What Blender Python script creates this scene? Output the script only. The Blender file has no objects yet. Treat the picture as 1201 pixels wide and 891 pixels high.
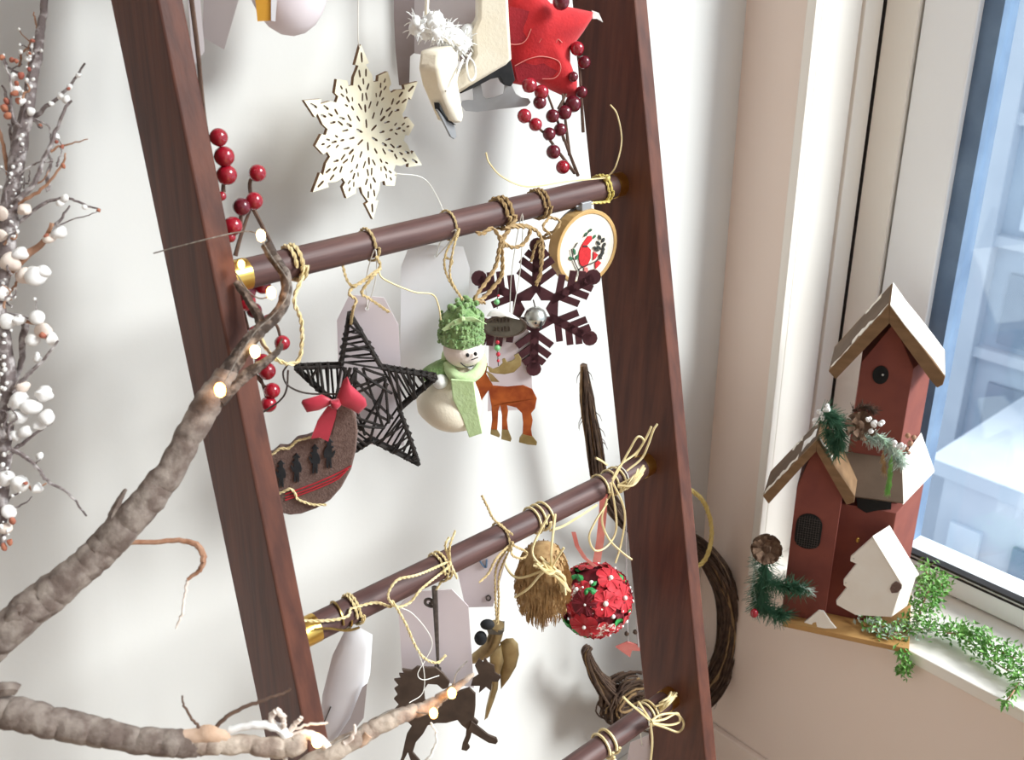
import bpy, bmesh, math, random
from mathutils import Vector, Matrix
from mathutils import noise as mnoise
from mathutils.geometry import tessellate_polygon
R_ = random.Random(7)
scn = bpy.context.scene
COL = scn.collection
V = Vector

# ------------------------------------------------------------------ camera
CAMH = 1.62
FPX, TH, YAW, ROLL = 1175.48, 0.4274, 0.7123, 0.0126
CX, CY = 600.5, 445.5
FWD = V((math.sin(YAW)*math.cos(TH), math.cos(YAW)*math.cos(TH), -math.sin(TH)))
_r = V((math.cos(YAW), -math.sin(YAW), 0)); _d = FWD.cross(_r)
RGT = _r*math.cos(ROLL) + _d*math.sin(ROLL)
DWN = -_r*math.sin(ROLL) + _d*math.cos(ROLL)
CAM = V((0, 0, CAMH))
cd = bpy.data.cameras.new('camera'); cam = bpy.data.objects.new('camera', cd); COL.objects.link(cam)
m3 = Matrix((RGT, -DWN, -FWD)).transposed()
cam.matrix_world = Matrix.Translation(CAM) @ m3.to_4x4()
cd.sensor_width = 36.0; cd.sensor_fit = 'HORIZONTAL'; cd.lens = FPX/1201*36; cd.clip_start = 0.02; cd.clip_end = 500
cd.dof.use_dof = True; cd.dof.focus_distance = 1.22; cd.dof.aperture_fstop = 10
scn.camera = cam

# ------------------------------------------------------------------ light
scn.view_settings.view_transform = 'Standard'; scn.view_settings.look = 'None'
scn.view_settings.gamma = 1.0; scn.view_settings.use_curve_mapping = False
scn.view_settings.exposure = 0.54
wd = bpy.data.worlds.new('overcast_sky'); scn.world = wd; wd.use_nodes = True
bg = wd.node_tree.nodes['Background']; bg.inputs[0].default_value = (0.86, 0.93, 1.0, 1); bg.inputs[1].default_value = 0.85
sd = bpy.data.lights.new('hazy_sun', 'SUN'); sd.energy = 5.2; sd.angle = math.radians(24); sd.color = (1.0, 0.94, 0.86)
sun = bpy.data.objects.new('hazy_sun', sd); COL.objects.link(sun); sun.location = (6, -5, 6)
sun.rotation_euler = V((-0.50, 0.66, -0.57)).to_track_quat('-Z', 'Y').to_euler()

# ------------------------------------------------------------------ geometry helpers
def ray(x, y): return FWD + RGT*((x-CX)/FPX) + DWN*((y-CY)/FPX)
def onX(x, y, X): v = ray(x, y); return CAM + v*(X/v.x)
def onY(x, y, Y): v = ray(x, y); return CAM + v*(Y/v.y)
def onZ(x, y, Z): v = ray(x, y); return CAM + v*((Z-CAMH)/v.z)
def deep(x, y, d): return CAM + ray(x, y)*d
def crop(ox, oy, sc, pts): return [(ox+x/sc, oy+y/sc) for x, y in pts]

class Frame:
    """a vertical (or tilted) working plane: a right, b up, c towards the viewer"""
    def __init__(s, O, n, up=(0, 0, 1)):
        s.O = V(O); s.n = V(n).normalized(); s.r = (-s.n).cross(V(up)).normalized(); s.u = s.r.cross(-s.n)
    def px(s, x, y):
        v = ray(x, y); t = (s.O-CAM).dot(s.n)/v.dot(s.n); q = CAM+v*t-s.O
        return (q.dot(s.r), q.dot(s.u))
    def poly(s, pts): return [s.px(*p) for p in pts]
    def w(s, a, b, c=0.0): return s.O + s.r*a + s.u*b + s.n*c
    def at(s, x, y, c=0.0): a, b = s.px(x, y); return s.w(a, b, c)
def facing(x, y, Y, az=0.0):
    """plane hung at wall distance Y, its normal turned az degrees from -Y towards +X"""
    a = math.radians(az); return Frame(onY(x, y, Y), (math.sin(a), -math.cos(a), 0))

class MB:
    def __init__(s): s.v = []; s.f = []; s.m = []; s.cur = 0
    def add(s, vs, fs):
        o = len(s.v); s.v += [V(p) for p in vs]; s.f += [tuple(i+o for i in f) for f in fs]; s.m += [s.cur]*len(fs); return s
    def box(s, c, d, rot=None):
        c = V(c); x, y, z = (k/2 for k in d); vs = []
        for sx in (-1, 1):
            for sy in (-1, 1):
                for sz in (-1, 1):
                    p = V((sx*x, sy*y, sz*z)); vs.append(c+(rot@p if rot else p))
        return s.add(vs, [(0,1,3,2),(4,6,7,5),(0,4,5,1),(2,3,7,6),(0,2,6,4),(1,5,7,3)])
    def span(s, a, b): return s.box([(i+j)/2 for i, j in zip(a, b)], [abs(j-i) for i, j in zip(a, b)])
    def hexa(s, p): return s.add(p, [(0,3,2,1),(4,5,6,7),(0,1,5,4),(1,2,6,5),(2,3,7,6),(3,0,4,7)])
    def tube(s, pts, r, seg=6, cap=True, closed=False):
        pts = [V(p) for p in pts]; n = len(pts)
        rr = [r]*n if not hasattr(r, '__len__') else list(r)
        t0 = (pts[1]-pts[0]).normalized(); a = V((0, 0, 1)) if abs(t0.z) < .9 else V((1, 0, 0))
        nx = t0.cross(a).normalized(); vs = []
        for i in range(n):
            if closed: t = pts[(i+1) % n]-pts[i-1]
            else: t = pts[min(i+1, n-1)]-pts[max(i-1, 0)]
            if t.length < 1e-9: t = t0.copy()
            t.normalize(); nx = nx-t*nx.dot(t)
            if nx.length < 1e-6: nx = t.orthogonal()
            nx.normalize(); ny = t.cross(nx)
            for k in range(seg):
                an = 2*math.pi*k/seg; vs.append(pts[i]+nx*(math.cos(an)*rr[i])+ny*(math.sin(an)*rr[i]))
        fs = []
        for i in range(n if closed else n-1):
            j = (i+1) % n
            for k in range(seg):
                l = (k+1) % seg; fs.append((i*seg+k, i*seg+l, j*seg+l, j*seg+k))
        if cap and not closed: fs += [tuple(range(seg))[::-1], tuple((n-1)*seg+k for k in range(seg))]
        return s.add(vs, fs)
    def bark(s, pts, rads, seg=16, amp=.16, seedv=0.0):
        """a limb with ridged, knotty bark"""
        P = resample(pts, .0028); n = len(P); rr = lerp_list(list(rads), n); o = len(s.v); s.tube(P, rr, seg)
        for i in range(n):
            for k in range(seg):
                v = s.v[o+i*seg+k]; a = 2*math.pi*k/seg; L = i*.0028
                q = V((math.cos(a)*1.7+seedv, math.sin(a)*1.7, L*26)); h = mnoise.noise(q)+.55*mnoise.noise(V((math.cos(a)*4+seedv, math.sin(a)*4, L*90)))+.5*mnoise.noise(V((seedv+5, 0, L*18)))
                s.v[o+i*seg+k] = v+(v-P[i])*(h*amp)
        return s
    def ball(s, c, r, nu=10, nv=7, axes=None):
        c = V(c); r = (r, r, r) if not hasattr(r, '__len__') else r
        ax = axes or (V((1,0,0)), V((0,1,0)), V((0,0,1)))
        vs = [c+ax[2]*r[2]]
        for j in range(1, nv):
            ph = math.pi*j/nv
            for i in range(nu):
                a = 2*math.pi*i/nu
                vs.append(c+ax[0]*(r[0]*math.sin(ph)*math.cos(a))+ax[1]*(r[1]*math.sin(ph)*math.sin(a))+ax[2]*(r[2]*math.cos(ph)))
        vs.append(c-ax[2]*r[2]); fs = []
        for i in range(nu):
            k = (i+1) % nu; fs.append((0, 1+i, 1+k)); b = 1+(nv-2)*nu; fs.append((len(vs)-1, b+k, b+i))
            for j in range(nv-2): q = 1+j*nu; fs.append((q+i, q+nu+i, q+nu+k, q+k))
        return s.add(vs, fs)
    def lathe(s, c, prof, seg=16, axis=None, x=None):
        """prof: (radius, height) pairs along axis"""
        ax = V(axis).normalized() if axis else V((0, 0, 1)); e = ax.orthogonal().normalized(); g = ax.cross(e); c = V(c)
        vs = []; fs = []
        for r, h in prof:
            for k in range(seg):
                a = 2*math.pi*k/seg; vs.append(c+ax*h+e*(r*math.cos(a))+g*(r*math.sin(a)))
        for i in range(len(prof)-1):
            for k in range(seg):
                l = (k+1) % seg; fs.append((i*seg+k, i*seg+l, (i+1)*seg+l, (i+1)*seg+k))
        fs += [tuple(range(seg))[::-1], tuple((len(prof)-1)*seg+k for k in range(seg))]
        return s.add(vs, fs)
    def plate(s, F, outer, th, holes=(), c0=0.0, edge=None):
        """flat outline in frame F, thickness th centred on c0, with holes"""
        loops = [list(outer)]+[list(h) for h in holes]
        flat = [p for l in loops for p in l]; n = len(flat)
        tris = tessellate_polygon([[V((p[0], p[1], 0)) for p in l] for l in loops])
        vs = [F.w(p[0], p[1], c0+th/2) for p in flat]+[F.w(p[0], p[1], c0-th/2) for p in flat]
        fs = [tuple(t) for t in tris]+[tuple(i+n for i in t)[::-1] for t in tris]; o = 0
        for l in loops:
            m = len(l)
            for i in range(m): j = (i+1) % m; fs.append((o+i, o+j, n+o+j, n+o+i))
            o += m
        s.add(vs, fs)
        if edge is not None:
            k = len(tris)*2; s.m[len(s.m)-len(fs)+k:] = [edge]*(len(fs)-k)
        return s
    def puff(s, F, outer, h, c0=0.0, ctr=None, back=True, rings=(1, .93, .8, .6, .35)):
        n = len(outer); cx = ctr or (sum(p[0] for p in outer)/n, sum(p[1] for p in outer)/n); vs = []; fs = []
        for sgn in ((1, -1) if back else (1,)):
            o = len(vs)
            for k in rings:
                for p in outer: vs.append(F.w(cx[0]+(p[0]-cx[0])*k, cx[1]+(p[1]-cx[1])*k, c0+sgn*h*math.sqrt(max(0, 1-k*k))))
            vs.append(F.w(cx[0], cx[1], c0+sgn*h)); m = len(rings)
            for q in range(m-1):
                for i in range(n): j = (i+1) % n; fs.append((o+q*n+i, o+q*n+j, o+(q+1)*n+j, o+(q+1)*n+i))
            for i in range(n): fs.append((o+(m-1)*n+i, o+(m-1)*n+(i+1) % n, len(vs)-1))
        return s.add(vs, fs)
    def twine(s, pts, r, pitch=None, seg=4, strands=2):
        """a cord of twisted strands along pts"""
        P = resample(pts, max(r*1.3, .0014)); pitch = pitch or r*7
        for k in range(strands):
            out = []; L = 0; nx = None
            for i, p in enumerate(P):
                t = (P[min(i+1, len(P)-1)]-P[max(i-1, 0)]).normalized()
                if i: L += (p-P[i-1]).length
                nx = t.orthogonal().normalized() if nx is None else (nx-t*nx.dot(t)).normalized()
                ny = t.cross(nx); a = 2*math.pi*(L/pitch+k/strands)
                out.append(p+nx*(math.cos(a)*r*.5)+ny*(math.sin(a)*r*.5))
            s.tube(out, r*.62, seg)
        return s

def catmull(pts, n=6):
    pts = [V(p) for p in pts]; P = [pts[0]*2-pts[1]]+pts+[pts[-1]*2-pts[-2]]; out = []
    for i in range(1, len(P)-2):
        a, b, c, d = P[i-1:i+3]
        for k in range(n):
            t = k/n; out.append(.5*((2*b)+(c-a)*t+(2*a-5*b+4*c-d)*t*t+(3*b-a-3*c+d)*t**3))
    return out+[pts[-1]]
def lerp_list(vals, n):
    m = len(vals); out = []
    for i in range(n):
        t = i/(n-1)*(m-1); k = min(int(t), m-2); out.append(vals[k]+(vals[k+1]-vals[k])*(t-k))
    return out
def resample(pts, step):
    pts = [V(p) for p in pts]; out = [pts[0]]; acc = 0
    for a, b in zip(pts, pts[1:]):
        L = (b-a).length
        if L < 1e-9: continue
        d = step-acc
        while d <= L: out.append(a+(b-a)*(d/L)); d += step
        acc = L-(d-step)
    out.append(pts[-1]); return out if len(out) > 2 else [pts[0], (pts[0]+pts[-1])/2, pts[-1]]
def rnd(a, b): return R_.uniform(a, b)

# ------------------------------------------------------------------ scene helpers
def wloc(o):
    p = V((0, 0, 0))
    while o is not None: p = p+o.location; o = o.parent
    return p
def build(name, mb, mt, parent=None, smooth=False, bevel=0, kind=None):
    """link the collected shape as ONE mesh object (parts are stored relative to their thing)"""
    me = bpy.data.meshes.new(name)
    if parent is not None: org = wloc(parent); loc = V((0, 0, 0))
    else:
        xs = [p.x for p in mb.v]; ys = [p.y for p in mb.v]; zs = [p.z for p in mb.v]
        org = V(((min(xs)+max(xs))/2, (min(ys)+max(ys))/2, min(zs))); loc = org
    me.from_pydata([p-org for p in mb.v], [], mb.f); me.update()
    me.polygons.foreach_set('material_index', mb.m)
    b = bmesh.new(); b.from_mesh(me); bmesh.ops.recalc_face_normals(b, faces=b.faces); b.to_mesh(me); b.free()
    if smooth:
        me.polygons.foreach_set('use_smooth', [True]*len(me.polygons))
        try: me.set_sharp_from_angle(angle=math.radians(50))
        except Exception: pass
    o = bpy.data.objects.new(name, me); COL.objects.link(o); o.location = loc; o.parent = parent
    for k in ([mt] if isinstance(mt, str) else mt): me.materials.append(M[k])
    if bevel:
        bm = o.modifiers.new('bevel', 'BEVEL'); bm.width = bevel; bm.segments = 2; bm.limit_method = 'ANGLE'; bm.angle_limit = math.radians(50)
    if kind: o['kind'] = kind
    return o
def tag(o, label, cat, group=None):
    o['label'] = label; o['category'] = cat
    if group: o['group'] = group
    return o
def thing(name, label, cat, loc, group=None):
    o = bpy.data.objects.new(name, None); COL.objects.link(o); o.location = V(loc); o.empty_display_size = .02
    return tag(o, label, cat, group)
def struct(name, mb, mt, parent=None, **k):
    o = build(name, mb, mt, parent, **k)
    if parent is None: o['kind'] = 'structure'
    return o
def share(src, parent, at, rot=None, sc=None):
    """another copy of an alike piece, sharing its mesh"""
    o = src.copy(); COL.objects.link(o); o.parent = parent; o.location = V(at)-(wloc(parent) if parent else V((0,0,0)))
    if rot is not None: o.rotation_euler = rot
    if sc is not None: o.scale = sc
    return o

# ------------------------------------------------------------------ materials
M = {}
def mat(name, col, rough=.6, col2=None, scale=30, bump=0, bscale=None, metal=0, spec=.4, stretch=None, detail=4, fac=(.35, .65), sheen=0, sss=0, coat=0, emit=0, wave=None):
    m = bpy.data.materials.new(name); m.use_nodes = True; nt = m.node_tree; N = nt.nodes; L = nt.links
    b = N['Principled BSDF']; b.inputs['Base Color'].default_value = (*col, 1); b.inputs['Roughness'].default_value = rough
    b.inputs['Metallic'].default_value = metal; b.inputs['Specular IOR Level'].default_value = spec
    if sheen: b.inputs['Sheen Weight'].default_value = sheen
    if coat: b.inputs['Coat Weight'].default_value = coat; b.inputs['Coat Roughness'].default_value = .08
    if sss: b.inputs['Subsurface Weight'].default_value = sss; b.inputs['Subsurface Radius'].default_value = (.01, .006, .004)
    if emit: b.inputs['Emission Color'].default_value = (*col, 1); b.inputs['Emission Strength'].default_value = emit
    tc = N.new('ShaderNodeTexCoord'); mp = N.new('ShaderNodeMapping'); L.new(tc.outputs['Object'], mp.inputs[0])
    if stretch: mp.inputs['Scale'].default_value = stretch
    no = None
    if col2:
        no = N.new('ShaderNodeTexNoise'); no.inputs['Scale'].default_value = scale; no.inputs['Detail'].default_value = detail
        L.new(mp.outputs[0], no.inputs[0])
        cr = N.new('ShaderNodeValToRGB'); cr.color_ramp.elements[0].position = fac[0]; cr.color_ramp.elements[1].position = fac[1]
        cr.color_ramp.elements[0].color = (*col, 1); cr.color_ramp.elements[1].color = (*col2, 1)
        L.new(no.outputs[0], cr.inputs[0]); L.new(cr.outputs[0], b.inputs['Base Color'])
    if bump:
        n2 = N.new('ShaderNodeTexNoise'); n2.inputs['Scale'].default_value = bscale or scale; n2.inputs['Detail'].default_value = 5
        L.new(mp.outputs[0], n2.inputs[0]); bp = N.new('ShaderNodeBump'); bp.inputs['Strength'].default_value = bump; bp.inputs['Distance'].default_value = .002
        L.new(n2.outputs[0], bp.inputs['Height']); L.new(bp.outputs[0], b.inputs['Normal'])
    M[name] = m; return m
mat('wall_paint', (.65, .635, .61), .75, (.68, .665, .64), 3, .05, 140)
mat('wall_beige', (.90, .745, .65), .7, (.92, .775, .685), 2, .05, 140)  # pinkish tint of shade and warm bounce put into the wall colour
mat('ceiling_paint', (.85, .84, .82), .8, (.82, .81, .79), 2)
mat('trim_white', (.93, .88, .81), .35, (.91, .85, .775), 4, .02, 60)
mat('frame_white', (.94, .945, .95), .3, (.92, .925, .94), 5)
mat('floor_wood', (.56, .44, .33), .5, (.48, .36, .26), 6, .05, 60, stretch=(1, 12, 1))
mat('gap_black', (.02, .017, .016), .7, (.03, .025, .025), 40)
mat('spacer_blue', (.10, .16, .26), .35, (.16, .24, .36), 12)
mat('rail_wood', (.135, .050, .033), .5, (.080, .033, .025), 9, .12, 30, stretch=(9, 9, .7), spec=.22)
mat('rung_wood', (.080, .040, .037), .48, (.13, .066, .058), 14, .12, 40, stretch=(.8, 9, 9), spec=.28)
mat('brass', (.80, .52, .14), .28, (.68, .42, .10), 60, metal=1)
mat('snow_stuck', (.9, .88, .86), .8, (.82, .78, .75), 60, .3, 90)
# ------------------------------------------------------------------ the room
WY = 1.0            # back wall
WX = 1.349          # window wall
SILL = .527; REV = .877; WT = 3.4; CEIL = 3.6
struct('floor', MB().span((-4.6, -5.2, -.06), (WX+.3, WY+.1, 0)), 'floor_wood')
struct('ceiling', MB().span((-4.6, -5.2, CEIL), (WX+.3, WY+.1, CEIL+.08)), 'ceiling_paint')
struct('wall_back', MB().span((-4.5, WY, 0), (WX+.25, WY+.1, CEIL)), 'wall_paint')
struct('wall_left', MB().span((-4.6, -5.2, 0), (-4.5, WY+.1, CEIL)), 'wall_paint')
struct('wall_rear_blocker', MB().span((-4.6, -5.3, 0), (-1.6, -5.2, CEIL)), 'wall_paint')  # unseen partial wall, added to hold back fill light from the rear left
w = MB()
w.span((WX, REV, 0), (WX+.25, WY, CEIL)).span((WX, -5.2, 0), (WX+.25, REV, SILL-.02)).span((WX, -5.2, WT), (WX+.25, REV, CEIL))
struct('wall_right', w, 'wall_beige')
struct('baseboard_right', MB().span((WX-.014, -5.2, 0), (WX, WY-.014, .112)), 'wall_beige', bevel=.003)
struct('baseboard_back', MB().span((-4.5, WY-.014, 0), (WX, WY, .112)), 'trim_white', bevel=.003)
# casing bead round the opening and the painted reveal
struct('trim_1', MB().span((WX-.006, REV-.004, SILL-.02), (WX+.012, REV+.012, WT)), 'trim_white', bevel=.002)
struct('trim_2', MB().span((WX+.012, REV-.004, SILL), (WX+.118, REV, WT)), 'trim_white', bevel=.0015)
struct('trim_3', MB().span((WX+.122, REV-.008, SILL), (WX+.172, REV, WT)), 'trim_white', bevel=.0015)
# window: sill board, frame, sash, spacer, panes
win = bpy.data.objects.new('window_1', None); COL.objects.link(win); win.location = (WX+.2, -.6, SILL)
win['kind'] = 'structure'
FX = WX+.174        # inner face of the frame
build('sill_board', MB().span((WX-.004, -5.0, SILL-.022), (FX+.04, REV, SILL)), 'trim_white', win, bevel=.002)
build('joint', MB().span((FX+.001, REV-.013, SILL), (FX+.02, REV, WT)), 'gap_black', win)
build('frame', MB().span((FX, REV-.066, SILL), (FX+.09, REV-.0115, WT)).span((FX, -5.0, WT-.06), (FX+.09, REV-.008, WT)), 'trim_white', win, bevel=.002)
GY = REV-.155       # glass edge
GZ = SILL+.055      # glass bottom
sash = MB().span((FX+.006, GY, SILL+.004), (FX+.07, REV-.070, WT-.06))
sash.span((FX+.006, -1.45, SILL+.004), (FX+.07, GY, GZ)).span((FX+.006, -1.55, SILL+.004), (FX+.07, -1.45, WT-.06)).span((FX+.006, -1.45, WT-.13), (FX+.07, GY, WT-.06))
build('sash', sash, 'frame_white', win, bevel=.003)
build('sash', MB().span((FX+.006, -3.2, SILL+.004), (FX+.07, -1.56, GZ)).span((FX+.006, -3.3, SILL+.004), (FX+.07, -3.2, WT-.06)).span((FX+.006, -3.2, WT-.13), (FX+.07, -1.56, WT-.06)), 'frame_white', win, bevel=.003)
build('sash', MB().span((FX+.006, -5.0, SILL+.004), (FX+.07, -3.31, GZ)).span((FX+.006, -5.0, WT-.13), (FX+.07, -3.31, WT-.06)), 'frame_white', win, bevel=.003)
build('gasket', MB().span((FX+.003, -1.45, GZ-.004), (FX+.02, GY, GZ+.001)).span((FX+.003, -1.45, GZ-.012), (FX+.007, GY, GZ-.0095)), 'gap_black', win)
build('glazing_spacer', MB().span((FX+.020, GY-.030, GZ), (FX+.068, GY, WT-.13)), 'spacer_blue', win)
gm = bpy.data.materials.new('window_glass'); gm.use_nodes = True; nt = gm.node_tree
for n in list(nt.nodes): nt.nodes.remove(n)
go = nt.nodes.new('ShaderNodeOutputMaterial'); gx = nt.nodes.new('ShaderNodeMixShader'); gt = nt.nodes.new('ShaderNodeBsdfTransparent'); gg = nt.nodes.new('ShaderNodeBsdfGlossy')
gx.inputs[0].default_value = .05; gt.inputs[0].default_value = (.90, .955, 1, 1); gg.inputs['Roughness'].default_value = .02
nt.links.new(gt.outputs[0], gx.inputs[1]); nt.links.new(gg.outputs[0], gx.inputs[2]); nt.links.new(gx.outputs[0], go.inputs[0])
M['glass'] = gm
for a, b in ((-1.45, GY), (-3.2, -1.56), (-5.0, -3.31)):
    build('pane', MB().span((FX+.036, a, GZ-.01), (FX+.040, b, WT-.12)), 'glass', win)

# ------------------------------------------------------------------ the ladder
ZZ = CAMH-.45
LEAN, LY0, LW, LD = .2592, .7317, .0219, .1013
cc = 1/math.sqrt(1+LEAN**2); LOFF = V((0, cc*LD, -LEAN*cc*LD))
XLs, XRs = (.33, .0491), (.8779, .0754)
def rail_pt(xs, z, dx=0): return V((xs[0]+dx+xs[1]*(z-ZZ), LY0+LEAN*(z-ZZ), z))
lad = thing('ladder', 'dark brown wooden ladder leaning on the white wall, ornaments tied to its rungs', 'ladder', (.55, .55, 0))
ztop = ZZ+(WY-.002-LY0-LOFF.y)/LEAN
for xs in (XLs, XRs):
    lo = [rail_pt(xs, 0), rail_pt(xs, 0, LW)]; hi = [rail_pt(xs, ztop), rail_pt(xs, ztop, LW)]
    flat = LOFF.y+LEAN*-LOFF.z
    p = [lo[0], lo[1], lo[1]+V((0, flat, 0)), lo[0]+V((0, flat, 0)), hi[0], hi[1], hi[1]+LOFF, hi[0]+LOFF]
    build('rail', MB().hexa(p), 'rail_wood', lad, bevel=.002)
RUNG = []
for z in (-1.245, -.9333, -.6193, -.2776, .055):
    z = z+CAMH; y = LY0+LEAN*(z-ZZ); c = V((0, y, z))+LOFF*.5; RUNG.append(c)
    x0 = XLs[0]+XLs[1]*(z-ZZ)+LW-.004; x1 = XRs[0]+XRs[1]*(z-ZZ)+.004
    n = 10; pts = [V((x0+(x1-x0)*i/n, c.y, c.z)) for i in range(n+1)]
    ru = build('rung', MB().tube(pts, .0143, 20), 'rung_wood', lad, smooth=True)
    build('ferrule', MB().tube([V((x0+.003, c.y, c.z)), V((x0+.036, c.y, c.z))], .0149, 20), 'brass', ru, smooth=True)
    build('ferrule', MB().tube([V((x1-.018, c.y, c.z)), V((x1-.003, c.y, c.z))], .0149, 20), 'brass', ru, smooth=True)
# RUNG[3] carries the upper ornaments in view, RUNG[2] the lower ones, RUNG[1] is at the bottom edge, RUNG[4] above the frame
def rung_x(i, px):
    c = RUNG[i]; lo, hi = .2, 1.2
    for _ in range(40):
        m = (lo+hi)/2; q = V((m, c.y, c.z))-CAM; x = CX+FPX*q.dot(RGT)/q.dot(FWD)
        if x < px: lo = m
        else: hi = m
    return (lo+hi)/2
# ------------------------------------------------------------------ the street outside, far below the window
mat('facade_blue', (.46, .54, .64), .8, (.58, .66, .74), .6)
mat('facade_grey', (.60, .65, .72), .8, (.70, .74, .80), .5)
mat('facade_brick', (.55, .33, .27), .8, (.62, .40, .33), 1.2)
mat('window_dark', (.26, .33, .42), .25, (.34, .41, .50), .8)
mat('window_pale', (.80, .86, .92), .4, (.70, .78, .86), 1.5)
mat('snow_roof', (.88, .90, .93), .8, (.82, .85, .90), .4)
mat('street', (.55, .58, .62), .85, (.66, .69, .73), .15)
GZ0 = -19.0
struct('ground_outside', MB().span((3, -40, GZ0-.3), (90, 60, GZ0)), 'street')
def tower(name, label, x0, x1, y0, y1, top, body, cols, rows, ww, wh, z0, dz, pale, roofmat='snow_roof', pil=False):
    t = thing(name, label, 'building', ((x0+x1)/2, (y0+y1)/2, GZ0))
    build('wall', MB().span((x0, y0, GZ0), (x1, y1, top)), body, t)
    build('roof', MB().span((x0-.3, y0-.3, top), (x1+.3, y1+.3, top+.35)), roofmat, t)
    pw = (y1-y0)/cols; proto = {}
    for i in range(cols):
        for j in range(rows):
            yc = y0+pw*(i+.5); zc = z0+dz*j; k = 'window_pale' if (i*7+j*5) % 4 in pale else 'window_dark'
            if k not in proto:
                proto[k] = build('window', MB().box((x0-.04, yc, zc), (.16, ww, wh)), k, t); proto[k+'c'] = (yc, zc)
            else:
                o = proto[k].copy(); COL.objects.link(o); b = proto[k+'c']; o.location = V((0, yc-b[0], zc-b[1]))+proto[k].location
        if pil:
            build('pilaster', MB().box((x0-.2, y0+pw*i, (top+GZ0)/2), (.5, .55, top-GZ0)), 'facade_grey', t)
    if pil:
        for j in range(rows): build('ledge', MB().box((x0-.12, (y0+y1)/2, z0+dz*j-wh/2-.35), (.35, y1-y0, .3)), 'facade_grey', t)
    return t
tower('office_building', 'tall pale blue building seen through the window glass, pilasters between its window columns', 27, 40, 2, 27, 9, 'facade_blue', 8, 7, 1.6, 2.0, -14.5, 3.2, (1,), pil=True)
tower('apartment_building', 'lower pale grey flat-roofed building in front of the pale blue building', 20, 25, 4.2, 8.4, -9.6, 'facade_grey', 3, 3, .7, 1.2, -16.5, 2.6, (0, 2), 'facade_grey')
tower('brick_building', 'small brick coloured building with white roof low in the window view', 15.5, 18.5, 5.6, 8.0, -11.9, 'facade_brick', 2, 2, .5, .9, -16.8, 2.4, (9,))
tower('low_building', 'lowest grey shed roof covered in snow at the window bottom', 11.0, 14.5, 3.4, 6.6, -12.4, 'facade_grey', 3, 2, .5, .9, -16, 2.2, (9,))

# ------------------------------------------------------------------ materials of the small things
mat('cream_wood', (.86, .80, .62), .6, (.82, .74, .55), 40, .05, 200)
mat('burnt_edge', (.16, .085, .04), .7, (.25, .14, .07), 90)
mat('burgundy', (.055, .012, .018), .6, (.07, .016, .022), 60, .1, 200)
mat('jute', (.62, .47, .25), .85, (.50, .36, .17), 120, .4, 400)
mat('jute_dark', (.42, .28, .13), .85, (.33, .21, .10), 120, .4, 400)
mat('raffia', (.80, .66, .38), .6, (.68, .53, .26), 90)
mat('raffia_yellow', (.78, .66, .22), .55, (.66, .52, .15), 90)
mat('white_thread', (.85, .82, .76), .8, (.78, .75, .68), 90)
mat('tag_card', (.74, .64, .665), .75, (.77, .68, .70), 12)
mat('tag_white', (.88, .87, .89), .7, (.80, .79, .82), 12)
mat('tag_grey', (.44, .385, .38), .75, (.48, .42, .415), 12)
mat('rattan_black', (.010, .007, .006), .75, (.022, .015, .012), 90, .3, 300)
mat('felt_brown', (.12, .065, .05), .95, (.17, .10, .08), 260, .5, 500, sheen=.3)
mat('print_black', (.012, .012, .014), .8, (.02, .02, .022), 90)
mat('print_red', (.55, .03, .045), .7, (.42, .02, .03), 90)
mat('satin_red', (.50, .028, .055), .45, (.40, .02, .04), 60, sheen=.3)
mat('felt_red', (.62, .018, .022), .85, (.48, .012, .018), 45, .25, 350, sheen=.25)
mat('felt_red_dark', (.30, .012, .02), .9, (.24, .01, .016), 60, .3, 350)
mat('felt_green', (.15, .27, .085), .95, (.27, .40, .16), 120, .9, 320, sheen=.4)
mat('felt_pale_green', (.55, .70, .38), .9, (.48, .63, .30), 90, .3, 300, sheen=.3)
mat('felt_cream', (.82, .74, .60), .9, (.77, .67, .51), 25, .2, 300, sheen=.3)
mat('felt_skin', (.85, .74, .68), .9, (.82, .70, .64), 25, .2, 300)
mat('wool_white', (.90, .89, .86), .95, (.84, .82, .79), 90, .5, 240, sheen=.4)
mat('tin_orange', (.50, .13, .035), .35, (.30, .06, .02), 45, .1, 60, metal=.55, fac=(.4, .6))
mat('tin_gold', (.45, .36, .18), .4, (.30, .22, .09), 60, .15, 80, metal=.7)
mat('tin_pewter', (.09, .075, .06), .5, (.14, .12, .095), 60, .2, 90, metal=.2)
mat('tin_brass_old', (.40, .30, .15), .42, (.25, .17, .08), 40, .15, 60, metal=.75)
mat('tin_dark', (.075, .052, .042), .5, (.12, .085, .065), 40, .2, 90, metal=.4)
mat('bell_metal', (.66, .66, .62), .28, (.48, .48, .44), 40, metal=.85)
mat('blade_grey', (.30, .30, .31), .45, (.36, .36, .37), 30, metal=.3)
mat('bead_red', (.45, .02, .04), .2, (.5, .03, .05), 40)
mat('bead_green', (.15, .42, .18), .2, (.2, .5, .2), 40)
mat('berry', (.36, .008, .022), .22, (.27, .006, .016), 70, coat=.5, spec=.5)
mat('berry_dark', (.10, .006, .014), .25, (.14, .01, .02), 70, coat=.4)
mat('stem_dark', (.09, .05, .035), .8, (.14, .08, .055), 90, .3, 200)
mat('bark', (.15, .108, .090), .9, (.29, .235, .20), 70, 1.0, 120, stretch=(1, 1, 1), fac=(.4, .62))
mat('bark_pale', (.52, .42, .34), .9, (.30, .22, .175), 60, 1.0, 130, fac=(.42, .6))
mat('bark_frost', (.19, .15, .145), .9, (.55, .50, .49), 130, .9, 180, fac=(.5, .68))
mat('twig_red', (.34, .16, .09), .8, (.45, .26, .17), 120, .4, 200)
mat('bud_orange', (.46, .18, .10), .8, (.34, .09, .07), 80)
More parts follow.
